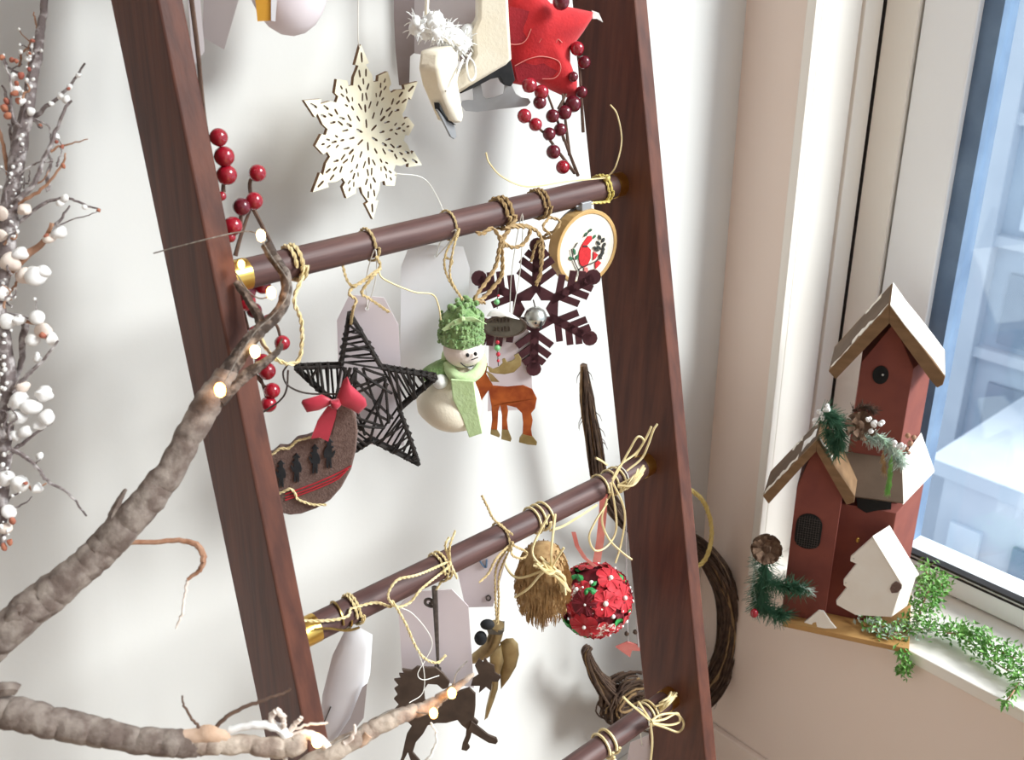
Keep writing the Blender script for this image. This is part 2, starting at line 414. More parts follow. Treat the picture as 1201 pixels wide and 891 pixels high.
mat('pod_cream', (.82, .71, .63), .8, (.74, .60, .52), 60, .3, 90)
mat('wire_dark', (.06, .045, .04), .5, (.10, .08, .07), 200, metal=.3)
mat('wire_gold', (.42, .28, .09), .35, (.25, .16, .05), 200, metal=.8)
mat('lamp_glow', (1.0, .47, .11), .4, emit=9)
mat('lamp_cool', (1.0, .70, .32), .4, emit=4)
mat('vine', (.045, .024, .016), .85, (.10, .058, .036), 70, .4, 200)
mat('rope_gold', (.72, .55, .20), .6, (.60, .43, .13), 90)
mat('straw', (.46, .29, .13), .8, (.30, .17, .07), 140)
mat('flower_red', (.55, .012, .025), .65, (.42, .008, .018), 120, sheen=.2)
mat('flower_wine', (.20, .012, .022), .7, (.14, .008, .016), 120)
mat('flower_print', (.55, .03, .04), .7, (.85, .72, .66), 190, fac=(.5, .56))
mat('leaf_cloth', (.02, .18, .045), .6, (.04, .34, .08), 90)
mat('pearl', (.90, .87, .83), .2, (.86, .82, .78), 20, coat=.5)
mat('ribbon_mauve', (.24, .19, .185), .8, (.28, .225, .22), 40)
mat('ribbon_pink', (.62, .16, .14), .7, (.70, .26, .22), 40)
mat('card_orange', (.72, .36, .04), .6, (.66, .31, .03), 30)
mat('hoop_wood', (.66, .42, .17), .5, (.56, .34, .13), 40, .1, 90)
mat('linen', (.86, .79, .68), .9, (.82, .745, .63), 200, .3, 600)
mat('thread_red', (.66, .025, .03), .8, (.55, .02, .025), 300, .3, 500)
mat('thread_green', (.035, .12, .06), .8, (.05, .17, .09), 300)
mat('thread_dark', (.03, .03, .028), .8, (.05, .05, .045), 300)
mat('house_red', (.25, .076, .056), .8, (.205, .062, .05), 18, .1, 60, spec=.15)
mat('house_wood', (.24, .135, .064), .75, (.18, .098, .045), 22, .2, 50, stretch=(1, 1, 4))
mat('house_roof', (.11, .072, .048), .8, (.15, .10, .068), 16, .2, 60)
mat('house_white', (.86, .80, .72), .8, (.82, .74, .65), 20, .1, 60)
mat('base_wood', (.50, .28, .10), .6, (.42, .22, .07), 16, .1, 50)
mat('mesh_black', (.004, .004, .004), .8, (.007, .007, .007), 60)
mat('pine', (.022, .085, .045), .65, (.05, .135, .07), 120)
mat('pine_frost', (.30, .42, .34), .7, (.6, .66, .6), 150)
mat('cone_brown', (.10, .052, .030), .85, (.17, .10, .06), 120, .3, 150)
mat('leaf_green', (.12, .33, .06), .5, (.26, .50, .13), 60)
mat('leaf_frost', (.36, .52, .36), .6, (.66, .74, .64), 60)

# ------------------------------------------------------------------ cords
def loop_pts(i, px, r=.0016, dx=.004, turns=1.0, a0=0.0, tilt=0.0):
    X = rung_x(i, px); c = RUNG[i]; rad = .0146+r*1.05; n = int(18*turns)
    return [V((X+dx*(k/n-.5)+tilt*math.sin(2*math.pi*turns*k/n+a0), c.y-rad*math.cos(2*math.pi*turns*k/n+a0), c.z+rad*math.sin(2*math.pi*turns*k/n+a0))) for k in range(n+1)]
def front(i, px, up=0.0, out=.02):
    """a point just in front of a rung"""
    c = RUNG[i]; return V((rung_x(i, px), c.y-out, c.z+up))
def cord(name, paths, r, mt, parent, strands=2, **k):
    m = MB()
    for p in paths:
        if strands > 1: m.twine(p, r, strands=strands)
        else: m.tube(p, r, 5)
    return build(name, m, mt, parent, smooth=True, **k)

# ------------------------------------------------------------------ price tags
def tag_outline(F, quad, clip=.28, hole=True):
    """quad: tl, tr, br, bl in pixels; top corners clipped; returns outline and hole"""
    a, b, c, d = [V((*F.px(*p), 0)) for p in quad]; w = b-a; hl = d-a; hr = c-b
    out = [a+w*clip, b-w*clip, b+hr*.17, c, d, a+hl*.17]; o = (a+b)/2+(hl+hr)*.04
    h = [(o.x+.0022*math.cos(q), o.y+.0022*math.sin(q)) for q in [k*math.pi/5 for k in range(10)]]
    return [(p.x, p.y) for p in out], h, (o.x, o.y)
def paper_tag(label, quad, Y, az, mt='tag_card', to=None, cordmat='white_thread', clip=.28, name='paper_tag', cr=.0006):
    mx = sum(p[0] for p in quad)/4; my = sum(p[1] for p in quad)/4
    F = facing(mx, my, Y, az); out, h, o = tag_outline(F, quad, clip)
    lo = min(p[1] for p in out); t = thing(name, label, 'tag', F.w(0, lo), 'paper tags on the ladder')
    build('card', MB().plate(F, out, .0009, [h]), mt, t)
    top = F.w(o[0], o[1], .001)
    if to is not None:
        pts = catmull([top+V((0, 0, -.001)), (top+to)/2+V((.004, -.003, .002)), to, (top+to)/2+V((-.004, .002, .003)), F.w(o[0], o[1], -.001)], 6)
        build('string', MB().tube(pts, cr, 5), cordmat, t, smooth=True)
    return t, F, top
mat('peeled', (.66, .46, .34), .8, (.52, .33, .22), 70, .5, 120)
mat('wire_twist', (.13, .10, .08), .6, (.30, .26, .22), 240)
mat('bark_dark', (.065, .045, .036), .9, (.26, .205, .17), 130, 1.0, 160, fac=(.48, .66))
# ================================================================== things hung on the upper rungs
def hexarms(F, R, pts): pass
def rot2(p, a): return (p[0]*math.cos(a)-p[1]*math.sin(a), p[0]*math.sin(a)+p[1]*math.cos(a))
def slot(cx, cy, ln, wd, ang):
    a = math.radians(ang); e = (math.cos(a), math.sin(a)); g = (-e[1], e[0]); o = []
    for u, v in ((-.5, -.3), (-.3, -.5), (.3, -.5), (.5, -.3), (.5, .3), (.3, .5), (-.3, .5), (-.5, .3)):
        o.append((cx+e[0]*u*ln+g[0]*v*wd, cy+e[1]*u*ln+g[1]*v*wd))
    return o

# cream laser-cut snowflake
F = facing(429, 158, .905, 9)
Rr = F.px(429, 53)[1]*1.02
half = [(.0, 1.0), (.105, .79), (.055, .775), (.135, .66), (.155, .575), (.225, .575), (.238, .635)]
tip30 = (.385, .667); outer = []
for k in range(6):
    a = -k*math.pi/3
    seq = [(-x, y) for x, y in half[:0:-1]]+half+[tip30]
    outer += [rot2((x*Rr, y*Rr), a) for x, y in seq]
base_slots = [(0, .86, .11, .028, 90), (.048, .69, .085, .026, 84), (-.048, .69, .085, .026, 96), (0, .60, .07, .024, 90), (.062, .535, .08, .026, 60), (-.062, .535, .08, .026, 120),
              (.03, .43, .09, .024, 98), (-.03, .43, .09, .024, 82), (0, .30, .09, .03, 90), (.075, .33, .09, .022, 60), (-.075, .33, .09, .022, 120), (0, .13, .10, .026, 90)]
mid_slots = [(0, .66, .05, .022, 90), (.038, .585, .06, .02, 70), (-.038, .585, .06, .02, 110), (0, .50, .08, .026, 90), (.055, .46, .05, .02, 60), (-.055, .46, .05, .02, 120), (0, .38, .06, .024, 90), (0, .235, .08, .024, 90)]
holes = []
for k in range(6):
    for sl, off in ((base_slots, 0), (mid_slots, math.pi/6)):
        for q in sl: holes.append([rot2((x*Rr, y*Rr), -k*math.pi/3+off) for x, y in slot(*q)])
t = thing('snowflake_ornament', 'cream laser-cut wooden snowflake hanging above the upper rung', 'ornament', F.w(0, -Rr))
build('snowflake', MB().plate(F, outer, .0042, holes, edge=1), ['cream_wood', 'burnt_edge'], t)
hook = F.w(0, .93*Rr)
cord('hanging_thread', [catmull([hook, onY(420, 25, .897), V((rung_x(4, 413), RUNG[4].y-.016, RUNG[4].z))], 6), loop_pts(4, 413, .0006)], .0006, 'white_thread', t, strands=1)
cord('loose_thread', [catmull([F.at(462, 203, .004), F.at(488, 207, .01), F.at(508, 228, .005), onY(522, 252, .86), onY(528, 268, .815)], 6)], .0006, 'white_thread', t, strands=1)

# mauve ribbon strip behind it
F = facing(475, 40, .95, -38)
rb = MB(); q = F.poly([(462, -90), (486, -90), (486, 62), (481, 66), (480, 100), (468, 100), (464, 60), (462, 20)])
rb.plate(F, q, .0012)
t = thing('ribbon', 'dull mauve ribbon strip hanging behind the cream snowflake', 'ribbon', F.at(474, 100), None)
build('strip', rb, 'ribbon_mauve', t)
cord('loop', [loop_pts(4, 474, .001)], .001, 'ribbon_mauve', t, strands=1)

# cards at the top left
def rung4(px): return V((rung_x(4, px), RUNG[4].y-.018, RUNG[4].z))
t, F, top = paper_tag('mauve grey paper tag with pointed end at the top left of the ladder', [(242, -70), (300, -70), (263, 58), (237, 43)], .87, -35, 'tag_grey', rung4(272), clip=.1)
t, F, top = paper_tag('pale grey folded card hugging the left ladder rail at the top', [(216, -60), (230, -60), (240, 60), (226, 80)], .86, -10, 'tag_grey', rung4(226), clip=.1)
F = facing(310, 0, .90, -30)
t = thing('orange_card', 'orange card with white strip peeking in at the top edge', 'card', F.at(310, 24))
build('card', MB().plate(F, F.poly([(292, -70), (322, -70), (321, 24), (302, 25)]), .001), 'card_orange', t)
build('white_edge', MB().plate(F, F.poly([(318, -70), (330, -70), (323, 25), (318, 24)]), .001, c0=.0014), 'tag_white', t)
cord('string', [[F.at(310, -66), rung4(310)], loop_pts(4, 310, .0008)], .0008, 'white_thread', t, strands=1)
F = facing(345, 0, .915, -30)
t = thing('felt_ball_ornament', 'pale pinkish rounded ornament just showing at the top edge', 'ornament', F.at(338, 26))
b = MB(); c = F.at(338, -22); b.ball(c, (.040, .030, .050), 16, 10)
build('body', b, 'tag_card', t, smooth=True)
build('tip', MB().tube(catmull([F.at(360, 5), F.at(364, 10), F.at(364, 19), F.at(362, 21)], 4), [.003]*10+[.003, .002, .001], 6), 'felt_brown', t, smooth=True)
cord('string', [[c+V((0, 0, .048)), rung4(338)], loop_pts(4, 338, .0008)], .0008, 'white_thread', t, strands=1)
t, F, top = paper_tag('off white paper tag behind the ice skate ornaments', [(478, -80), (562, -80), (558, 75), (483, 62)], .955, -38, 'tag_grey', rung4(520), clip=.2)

# ice skates
def skate(label, F, boot, sole, blade, mouth, hb, seam):
    lo = min(F.px(*p)[1] for p in blade); t = thing('ice_skate_ornament', label, 'ornament', F.w(0, lo), 'felt ice skate ornaments')
    build('boot', MB().plate(F, F.poly(boot), hb), 'felt_cream', t, bevel=.004, smooth=True)
    build('sole', MB().plate(F, F.poly(sole), hb*.9 if hb > .025 else .006), 'print_black', t, bevel=.001)
    build('blade', MB().plate(F, F.poly(blade[0] if isinstance(blade[0], list) else blade), .0022), 'blade_grey', t)
    m = MB()
    for x, y, r in mouth:
        for k in range(16):
            q = F.at(x+rnd(-8, 8), y+rnd(-7, 7), rnd(-hb, hb)*.5); m.ball(q, r*rnd(.35, .75), 8, 6)
            for h in range(5):
                d = V((rnd(-1, 1), rnd(-1, 1), rnd(-1, 1))).normalized(); m.tube([q, q+d*r*1.0, q+d*r*1.3+V((0, 0, -.001))], [.0007, .0006, .0003], 3, cap=False)
    build('fleece_cuff', m, 'wool_white', t, smooth=True)
    return t
F = facing(565, 70, .885, -30)
bootA = crop(480, 0, 5.004, [(560, -200), (575, 110), (590, 340), (560, 375), (480, 420), (380, 480), (290, 535), (235, 520), (228, 480), (270, 430), (340, 370), (372, 310), (362, 180), (395, 100), (400, -200)])
soleA = crop(480, 0, 5.004, [(585, 345), (610, 460), (585, 500), (545, 490), (520, 445), (470, 455), (400, 492), (290, 542), (340, 500), (480, 420)])
blA = crop(480, 0, 5.004, [(600, 500), (625, 550), (660, 572), (700, 578), (712, 600), (690, 622), (600, 632), (500, 642), (400, 656), (330, 650), (302, 618), (312, 592), (345, 586), (378, 588), (372, 520), (420, 495), (432, 560), (452, 580), (500, 570), (552, 550), (560, 490)])
t = skate('cream felt ice skate with grey blade seen from its side, beside the red star', F, bootA, soleA, blA, [], .026, None)
cord('hanging_cord', [[F.at(577, -34), rung4(577)], loop_pts(4, 577, .001)], .001, 'white_thread', t, strands=1)
F = facing(520, 90, .865, 32)
t = skate('cream felt ice skate turned edge-on with white fleece cuff and lace', F,
          crop(480, 0, 5.004, [(120, 300), (200, 270), (240, 320), (225, 440), (248, 560), (268, 680), (255, 722), (215, 705), (170, 600), (130, 500), (108, 400)]),
          crop(480, 0, 5.004, [(250, 725), (262, 733), (215, 712), (165, 640), (160, 600), (200, 680)]),
          crop(480, 0, 5.004, [(160, 640), (210, 700), (262, 740), (272, 800), (262, 815), (240, 800), (200, 720)]),
          [(500, 27, .010), (512, 33, .010), (524, 38, .011), (535, 43, .012), (541, 50, .010), (530, 54, .009)], .022, None)
cord('lace', [catmull([F.at(538, 62, .014), F.at(529, 72, .018), F.at(527, 84, .02), F.at(531, 94, .02), F.at(537, 88, .02), F.at(537, 74, .018), F.at(531, 64, .016)], 5),
              catmull([F.at(528, 70, .014), F.at(517, 88, .018), F.at(512, 98, .02), F.at(503, 106, .018)], 5)], .0012, 'white_thread', t, strands=1)
cord('hanging_cord', [[F.at(500, 20), rung4(494)], loop_pts(4, 494, .0012)], .0022, 'felt_cream', t, strands=1)

# red felt star
F = facing(640, 45, .872, -30)
st = crop(480, 0, 5.004, [(700, -170), (760, -60), (830, 20), (960, 45), (1080, 70), (1075, 105), (1020, 190), (945, 290), (945, 370), (985, 480), (985, 575), (930, 575), (830, 530), (745, 480), (660, 500), (560, 480), (560, 380), (590, 260), (530, 150), (535, 100), (570, 20), (590, -60), (640, -130)])
lo = F.px(660, 115)[1]
t = thing('felt_star', 'stuffed red felt star with white stitching at the top by the right rail', 'ornament', F.w(0, lo))
o = build('cushion', MB().puff(F, F.poly(st), .020, ctr=F.px(640, 42)), 'felt_red', t, smooth=True)
m = MB()
for p in ([(535, 245), (620, 250), (665, 225), (695, 160)], [(600, 375), (680, 335), (760, 320), (850, 345), (865, 400), (830, 445), (760, 450)], [(740, 240), (760, 215), (775, 240), (750, 215), (770, 235)], [(840, 240), (850, 220), (875, 240)]):
    m.tube(catmull([F.at(x, y, .0188) for x, y in crop(480, 0, 5.004, p)], 5), .0005, 4)
build('stitching', m, 'ribbon_pink', t)
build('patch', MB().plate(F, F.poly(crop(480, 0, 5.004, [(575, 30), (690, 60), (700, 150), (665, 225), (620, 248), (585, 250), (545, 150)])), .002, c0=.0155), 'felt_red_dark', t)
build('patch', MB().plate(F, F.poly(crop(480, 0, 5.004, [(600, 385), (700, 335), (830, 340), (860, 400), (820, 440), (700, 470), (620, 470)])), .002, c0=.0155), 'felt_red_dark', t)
m = MB(); p = F.at(700, 15); m.plate(F, F.poly([(694, 12), (702, 15), (707, 26), (700, 22), (695, 22)]), .002); build('corner_tip', m, 'wool_white', t)
cord('hanging_cord', [[F.at(622, -33), rung4(630)], loop_pts(4, 630, .001)], .001, 'white_thread', t, strands=1)

# berry sprigs
berry_src = {}
def sprig(label, stems, berries, Y, r, group, mstem='stem_dark'):
    low = max(max(y for x, y, *_ in s) for s in stems); mx = stems[0][0][0]
    t = thing('berry_sprig', label, 'berry sprig', onY(mx, low, Y), group)
    for s in stems:
        n = len(s); build('stem', MB().tube(catmull([onY(x, y, Y-(q[0] if q else 0)) for x, y, *q in s], 5), lerp_list([.0021, .0013], (n-1)*5+1), 6), mstem, t, smooth=True)
    for x, y, s, dk in berries:
        k = 'berry_dark' if dk else 'berry'; c = onY(x, y, Y-.006); key = k
        if key not in berry_src:
            m = MB(); m.ball((0, 0, 0), r, 16, 10); m.lathe((0, 0, -r*1.02), [(r*.18, 0), (r*.12, r*.08)], 6)
            o = build('berry', MB().add([p+c for p in m.v], m.f), k, t, smooth=True)
            o.data.transform(Matrix.Translation(-(c-wloc(t)))); o.location = c-wloc(t); berry_src[key] = o; o.scale = (s, s, s)
        else: share(berry_src[key], t, c, (rnd(0, 1), rnd(0, 1), 0), (s, s, s))
    return t
sprig('red berry sprig tucked beside the left rail with lights', [[(222, -20), (232, 60), (240, 140), (254, 215), (270, 300), (300, 420), (316, 480)], [(276, 300), (283, 275), (296, 238)], [(296, 240), (293, 215), (300, 203)], [(296, 243), (310, 270), (325, 300), (331, 320)], [(258, 205), (262, 190), (257, 165)], [(262, 225), (262, 206)], [(282, 265), (283, 243)], [(300, 400), (322, 380), (330, 400)], [(300, 440), (312, 455)], [(312, 480), (302, 477)]],
      [(256.5, 161, .95, 0), (263, 183.5, 1.08, 0), (266, 205, 1.08, 0), (302, 203, .95, 0), (298, 235.5, .98, 0), (283.5, 242.5, .98, 1), (273, 265, 1.05, 0), (296, 320, .95, 1), (308, 335, .95, 0), (287, 342, 1.25, 1), (288, 353, 1.15, 0), (298, 364, .9, 1), (300, 391, .95, 0), (315, 376, .75, 0), (331, 402, .92, 0), (308, 424, .95, 0), (313, 435, 1.05, 0), (319, 458, .98, 0), (315, 474, .98, 0), (260, 230, .5, 0), (270, 278, .6, 0)], .84, .0084, 'red berry sprigs on the ladder')
sprig('red berry sprig rising from the upper rung below the felt star', [[(678, 206), (668, 180), (655, 145), (642, 110)], [(674, 203), (655, 178), (637, 155), (614, 138)], [(668, 182), (663, 140), (660, 110)], [(662, 165), (655, 145)], [(655, 128), (664, 110)], [(684, 155), (682, 120), (680, 85), (677, 60)]],
      [(615, 136, .95, 0), (628, 146, .9, 0), (644, 157, .9, 1), (649, 178, 1.0, 1), (660, 196, .98, 0), (621, 100, 1.0, 0), (635, 108, .98, 0), (633, 120, .9, 1), (648, 136, .92, 1), (657, 152, .9, 1), (662, 132, 1.0, 1), (672, 122, 1.15, 1), (677, 57, .95, 0), (685, 73, .9, 1), (682, 108, .85, 1), (658, 2, 1.1, 1), (672, 90, .7, 1)], .85, .0086, 'red berry sprigs on the ladder')

# dark snowflake with bell
F = facing(628, 362, .826, -36)
R2 = F.px(628, 288)[1]
t = thing('snowflake_ornament', 'dark burgundy wooden snowflake with a silver bell at its centre', 'ornament', F.w(0, -R2))
m = MB()
def bar(a, b, w):
    d = V((b[0]-a[0], b[1]-a[1], 0)).normalized(); g = V((-d.y, d.x, 0))*w/2
    return [(a[0]-g.x, a[1]-g.y), (b[0]-g.x, b[1]-g.y), (b[0]+g.x, b[1]+g.y), (a[0]+g.x, a[1]+g.y)]
for k in range(6):
    a = k*math.pi/3+.03
    def T(x, y): return rot2((x*R2, y*R2), -a)
    def P(x0, y0, x1, y1, w): m.plate(F, bar(T(x0, y0), T(x1, y1), w*R2), .003)
    P(0, .26, 0, 1.0, .13)
    m.plate(F, [T(.12*math.cos(q), 1.0+.12*math.sin(q)) for q in [i*math.pi/6 for i in range(12)]], .003)
    for s in (1, -1):
        for y0, l in ((.40, .34), (.60, .30), (.78, .20)): P(0, y0, s*l*.80, y0+l*.62, .105)
hexo = [rot2((0, .40*R2), -k*math.pi/3-.03) for k in range(6)]
star6 = [rot2((0, (.27 if k % 2 else .16)*R2), -k*math.pi/6-.03+math.pi/6) for k in range(12)]
m.plate(F, hexo, .003, [star6])
build('snowflake', m, 'burgundy', t)
bc = F.at(627, 369, .009); b = MB()
b.lathe(bc, [(.001, -.0132), (.006, -.012), (.0105, -.008), (.0132, -.002), (.0138, 0), (.0132, .003), (.0105, .0085), (.006, .012), (.0012, .0132)], 20)
bo = build('bell', b, 'bell_metal', t, smooth=True)
build('bell_slot', MB().box(bc+V((-.003, -.0135, -.006))*.92, (.0018, .002, .010)).ball(bc+V((-.0085, -.010, -.002)), .0016, 8, 6), 'print_black', bo)
cord('bell_wire', [[bc+V((0, 0, .012)), F.at(625, 350, .004)]], .0009, 'wire_dark', t, strands=1)
top = F.w(0, 1.02*R2)
fp = front(3, 632, .0, .018)
cord('hanging_cord', [loop_pts(3, 629, .002, .003, 1.0), loop_pts(3, 634, .002, .003), catmull([fp+V((0, 0, -.012)), fp+V((.012, -.004, -.018)), fp+V((.004, -.006, -.026)), top+V((.004, -.004, .004)), F.at(634, 318, .006), F.at(628, 333, .006)], 6),
                     catmull([fp+V((0, 0, -.012)), fp+V((-.014, -.004, -.020)), fp+V((-.004, -.006, -.032)), top+V((0, -.004, .004)), F.at(622, 305, .006)], 6)], .0019, 'jute_dark', t)

# embroidery hoop with cardinal
F = facing(684, 289, .815, -6)
ra = F.px(684, 245)[1]; rs = ra*.93
t = thing('embroidery_hoop', 'small wooden embroidery hoop stitched with a red cardinal on a twig', 'ornament', F.w(0, -ra))
cir = lambda r, n=40: [(r*math.cos(2*math.pi*k/n), r*math.sin(2*math.pi*k/n)) for k in range(n)]
build('ring', MB().plate(F, cir(ra), .017, [cir(ra*.90)]), 'hoop_wood', t, bevel=.001)
build('linen', MB().plate(F, cir(ra*.905), .004, c0=.0055), 'linen', t)
F2 = Frame(F.O+F.n*.0085, F.n)
HC = lambda pts: F2.poly(crop(640, 240, 8.906, pts))
def stitch(name, pts, mt, c=.0085): build(name, MB().plate(F2, HC(pts), .0012, c0=c-.0085), mt, t)
stitch('bird_body', [(440, 330), (478, 325), (480, 370), (430, 425), (470, 470), (468, 560), (430, 640), (400, 655), (360, 625), (345, 560), (350, 490), (370, 440), (390, 400)], 'thread_red')
stitch('bird_tail', [(400, 660), (435, 655), (445, 690), (470, 720), (455, 745), (400, 765)], 'ribbon_pink')
stitch('leaf', [(500, 490), (545, 520), (520, 560), (495, 580)], 'thread_red'); stitch('leaf', [(545, 580), (580, 605), (520, 672), (515, 610)], 'thread_red')
stitch('collar', [(385, 425), (430, 425), (435, 437), (385, 437)], 'thread_dark', .0095)
m = MB()
for p in ([(345, 735), (345, 680), (380, 650), (440, 625), (520, 590), (590, 530)], [(345, 690), (310, 620), (280, 540), (265, 460)], [(295, 450), (330, 395)], [(400, 330), (440, 290), (480, 255)]):
    m.tube(catmull([F2.at(x, y, .0006) for x, y in crop(640, 240, 8.906, p)], 4), .0007, 5)
build('stitched_twig', m, 'thread_dark', t)
lf = lambda x, y, a, l, w: [(x+l*math.cos(a)*u-w*math.sin(a)*v, y+l*math.sin(a)*u+w*math.cos(a)*v) for u, v in ((-.5, 0), (-.2, .5), (.3, .4), (.5, 0), (.3, -.4), (-.2, -.5))]
for x, y, a, l, w in ((265, 560, .6, 50, 30), (300, 490, 1.4, 70, 26), (325, 550, 2.0, 60, 26), (465, 268, -.7, 45, 24), (420, 310, -1, 50, 26), (508, 335, 2.2, 50, 20)): stitch('stitched_leaf', lf(x, y, a, l, w), 'thread_green')
for x, y, a in ((565, 340, 1.3), (600, 370, 2), (550, 400, .9), (610, 420, 2.1), (560, 450, .7), (600, 470, 1.8), (530, 470, .5), (590, 510, 2.2), (570, 545, 1.2), (520, 450, .2)): stitch('stitched_leaf', lf(x, y, a, 56, 28), 'thread_dark')
m = MB().box(F.w(0, ra+.004), (.016, .010, .010)).tube([F.w(-.013, ra+.005, 0), F.w(.013, ra+.005, 0)], .002, 8)
build('clamp', m, 'blade_grey', t, bevel=.001)
m = MB().plate(F, F.poly([(661, 262), (668, 254), (684, 241), (690, 240), (690, 247), (676, 258), (668, 264)]), .006, c0=-.008); build('clamp_arm', m, 'blade_grey', t)
X = rung_x(3, 703); kn = V((X, RUNG[3].y-.012, RUNG[3].z+.016))
cord('hanging_cord', [loop_pts(3, 703, .0018, .002), loop_pts(3, 707, .0018, .003), [F.w(0, ra+.006), V((X+.002, RUNG[3].y-.016, RUNG[3].z-.012))]], .0017, 'raffia_yellow', t)
cord('loose_thread', [catmull([kn, onY(722, 195, .80), onY(729, 165, .80), onY(724, 135, .80), onY(716, 123, .80)], 6), catmull([kn, onY(665, 213, .802), onY(620, 219, .802), onY(590, 208, .802), onY(574, 191, .802), onY(570, 179, .802)], 6)], .0009, 'raffia', t, strands=1)
build('knot', MB().ball(kn, .004, 8, 6), 'raffia_yellow', t, smooth=True)

# tag behind the rattan star and the star itself
X = rung_x(3, 428)
knot = V((X+.004, RUNG[3].y-.016, RUNG[3].z-.022))
t, F, top = paper_tag('mauve paper tag with clipped corners hanging behind the black rattan star', [(394, 344), (466, 350), (474, 522), (400, 520)], .842, -38, 'tag_card', front(3, 428, 0, .018), clip=.22)
F = facing(432, 442, .822, -30)
tips = [(410, 367), (512, 441), (491, 543), (386, 545), (346, 430)]; inn = [(447, 430), (468, 479), (436, 515), (398, 478), (400, 428)]
t = thing('rattan_star', 'black rattan star wound with dark vine hanging from the upper rung', 'ornament', F.at(491, 545), None)
loop = []
for a, b in zip(tips, inn): loop += [a, b]
W3 = [F.at(x, y) for x, y in loop]; m = MB()
for i in range(10):
    for c in (-.004, .004):
        a, b = W3[i]+F.n*c, W3[(i+1) % 10]+F.n*c; m.tube([a, (a+b)/2+F.n*rnd(-.001, .001), b], .0021, 6)
build('frame', m, 'rattan_black', t, smooth=True)
m = MB()
for i in range(5):                                   # windings across each point
    tp = W3[2*i]; a = W3[2*i-1]; b = W3[(2*i+1) % 10]
    for k in range(8):
        u = .07+k*.115+rnd(-.02, .02); v = min(1.0, max(.04, u+rnd(-.16, .20))); p = tp.lerp(a, u); q = tp.lerp(b, v)
        m.tube([p+F.n*.006, (p+q)/2+F.n*(.007+rnd(0, .002)), q+F.n*.006], rnd(.0011, .0017), 5)
        p2 = tp.lerp(b, u+.03); q2 = tp.lerp(a, min(1, u+.13)); m.tube([p2-F.n*.006, q2-F.n*.006], .0013, 5)
        for z in (p, q): m.tube([z+F.n*.007, z+(z-(tp+a+b)/3).normalized()*.003, z-F.n*.007], .0016, 5)
for k in range(24):
    i, j = R_.sample(range(5), 2); p = W3[2*i+1].lerp(W3[(2*i+3) % 10], rnd(0, .6)); q = W3[2*j+1].lerp(W3[(2*j+3) % 10], rnd(0, .6))
    m.tube([p+F.n*.006, (p+q)/2+F.n*rnd(.006, .010), q+F.n*.006], .0016, 5)
build('winding', m, 'rattan_black', t, smooth=True)
tw = W3[0]
cord('hanging_cord', [loop_pts(3, 432, .0019, .004), catmull([front(3, 430, -.008, .016), knot, onY(410, 341, .802), onY(418, 352, .802), onY(414, 362, .802), tw+F.n*.004+V((0, 0, -.012))], 6), catmull([knot+V((.002, 0, 0)), onY(436, 326, .802), onY(424, 343, .802), onY(433, 350, .802), onY(446, 359, .802), onY(456, 366, .802)], 6), catmull([knot, onY(412, 335, .802), front(3, 402, -.004, -.004), front(3, 402, .012, .0)], 5)], .0017, 'jute', t)
cord('loose_thread', [catmull([knot, onY(450, 327, .802), onY(485, 342, .802), onY(507, 345, .802), onY(514, 358, .802), onY(517, 375, .802)], 6)], .0009, 'raffia', t, strands=1)

# hooked cord and wire from the left rail to the star tip and the felt moon
# felt crescent with four silhouettes
F = facing(365, 545, .797, -32)
C8 = lambda pts: crop(290, 330, 3.072, pts)
body = C8([(330, 425), (352, 415), (375, 440), (392, 480), (398, 540), (392, 600), (375, 670), (340, 735), (300, 780), (250, 810), (200, 828), (150, 833), (100, 820), (40, 770), (10, 700), (0, 640), (30, 632), (60, 612), (90, 615), (118, 590), (150, 592), (180, 562), (212, 556), (240, 545), (275, 550), (300, 545), (308, 500), (316, 460)])
t = thing('felt_crescent', 'brown felt crescent ornament with four black figures and red bow by left rail', 'ornament', F.at(340, 601))
build('body', MB().plate(F, F.poly(body), .010), 'felt_brown', t, bevel=.002)
man = [(-4, 15), (-3, 3), (-5, 4), (-9, -2), (-8, -4), (-4, -1), (-4, -6), (-7, -8), (-3, -9), (-3, -13), (-6, -13), (-3, -15), (0, -18), (3, -15), (6, -13), (3, -13), (3, -9), (6, -6), (8, 0), (7, 4), (4, 4), (4, 15), (1, 15), (0, 5), (-1, 15)]
for x, y, s, fl in ((330, 553, .95, 1), (348, 546, 1.0, 1), (369.5, 536, 1.02, 1), (386, 529, 1.06, -1)):
    build('figure', MB().plate(F, F.poly([(x+fl*a*s*.78, y+b*s) for a, b in man]), .0016, c0=.0056), 'print_black', t)
m = MB()
for dy in (0, 4, 7):
    m.tube(catmull([F.at(335, 576+dy, .0056), F.at(365, 565+dy, .0058), F.at(393, 553+dy, .0058), F.at(412-dy, 543+dy, .0056)], 5), .0008, 5)
build('red_stripe', m, 'print_red', t)
cord('cream_trim', [catmull([F.at(x, y, .0065) for x, y in C8([(40, 790), (90, 762), (125, 748), (155, 735), (172, 750), (180, 770), (205, 782), (240, 792), (285, 792)])], 6), catmull([F.at(x, y, .006) for x, y in C8([(0, 640), (30, 632), (60, 612), (90, 613), (118, 592), (150, 590), (180, 564), (212, 556), (240, 547), (275, 550)])], 5)], .0014, 'raffia', t)
b = MB()
b.puff(F, F.poly(C8([(310, 405), (270, 385), (200, 405), (196, 415), (215, 448), (260, 440), (312, 415)])), .005, c0=.014)
b.puff(F, F.poly(C8([(318, 405), (345, 335), (360, 320), (372, 350), (425, 400), (430, 425), (400, 455), (375, 440), (330, 420)])), .005, c0=.014)
b.puff(F, F.poly(C8([(300, 400), (330, 395), (338, 415), (325, 430), (300, 425)])), .006, c0=.018)
build('bow', b, 'satin_red', t, smooth=True)
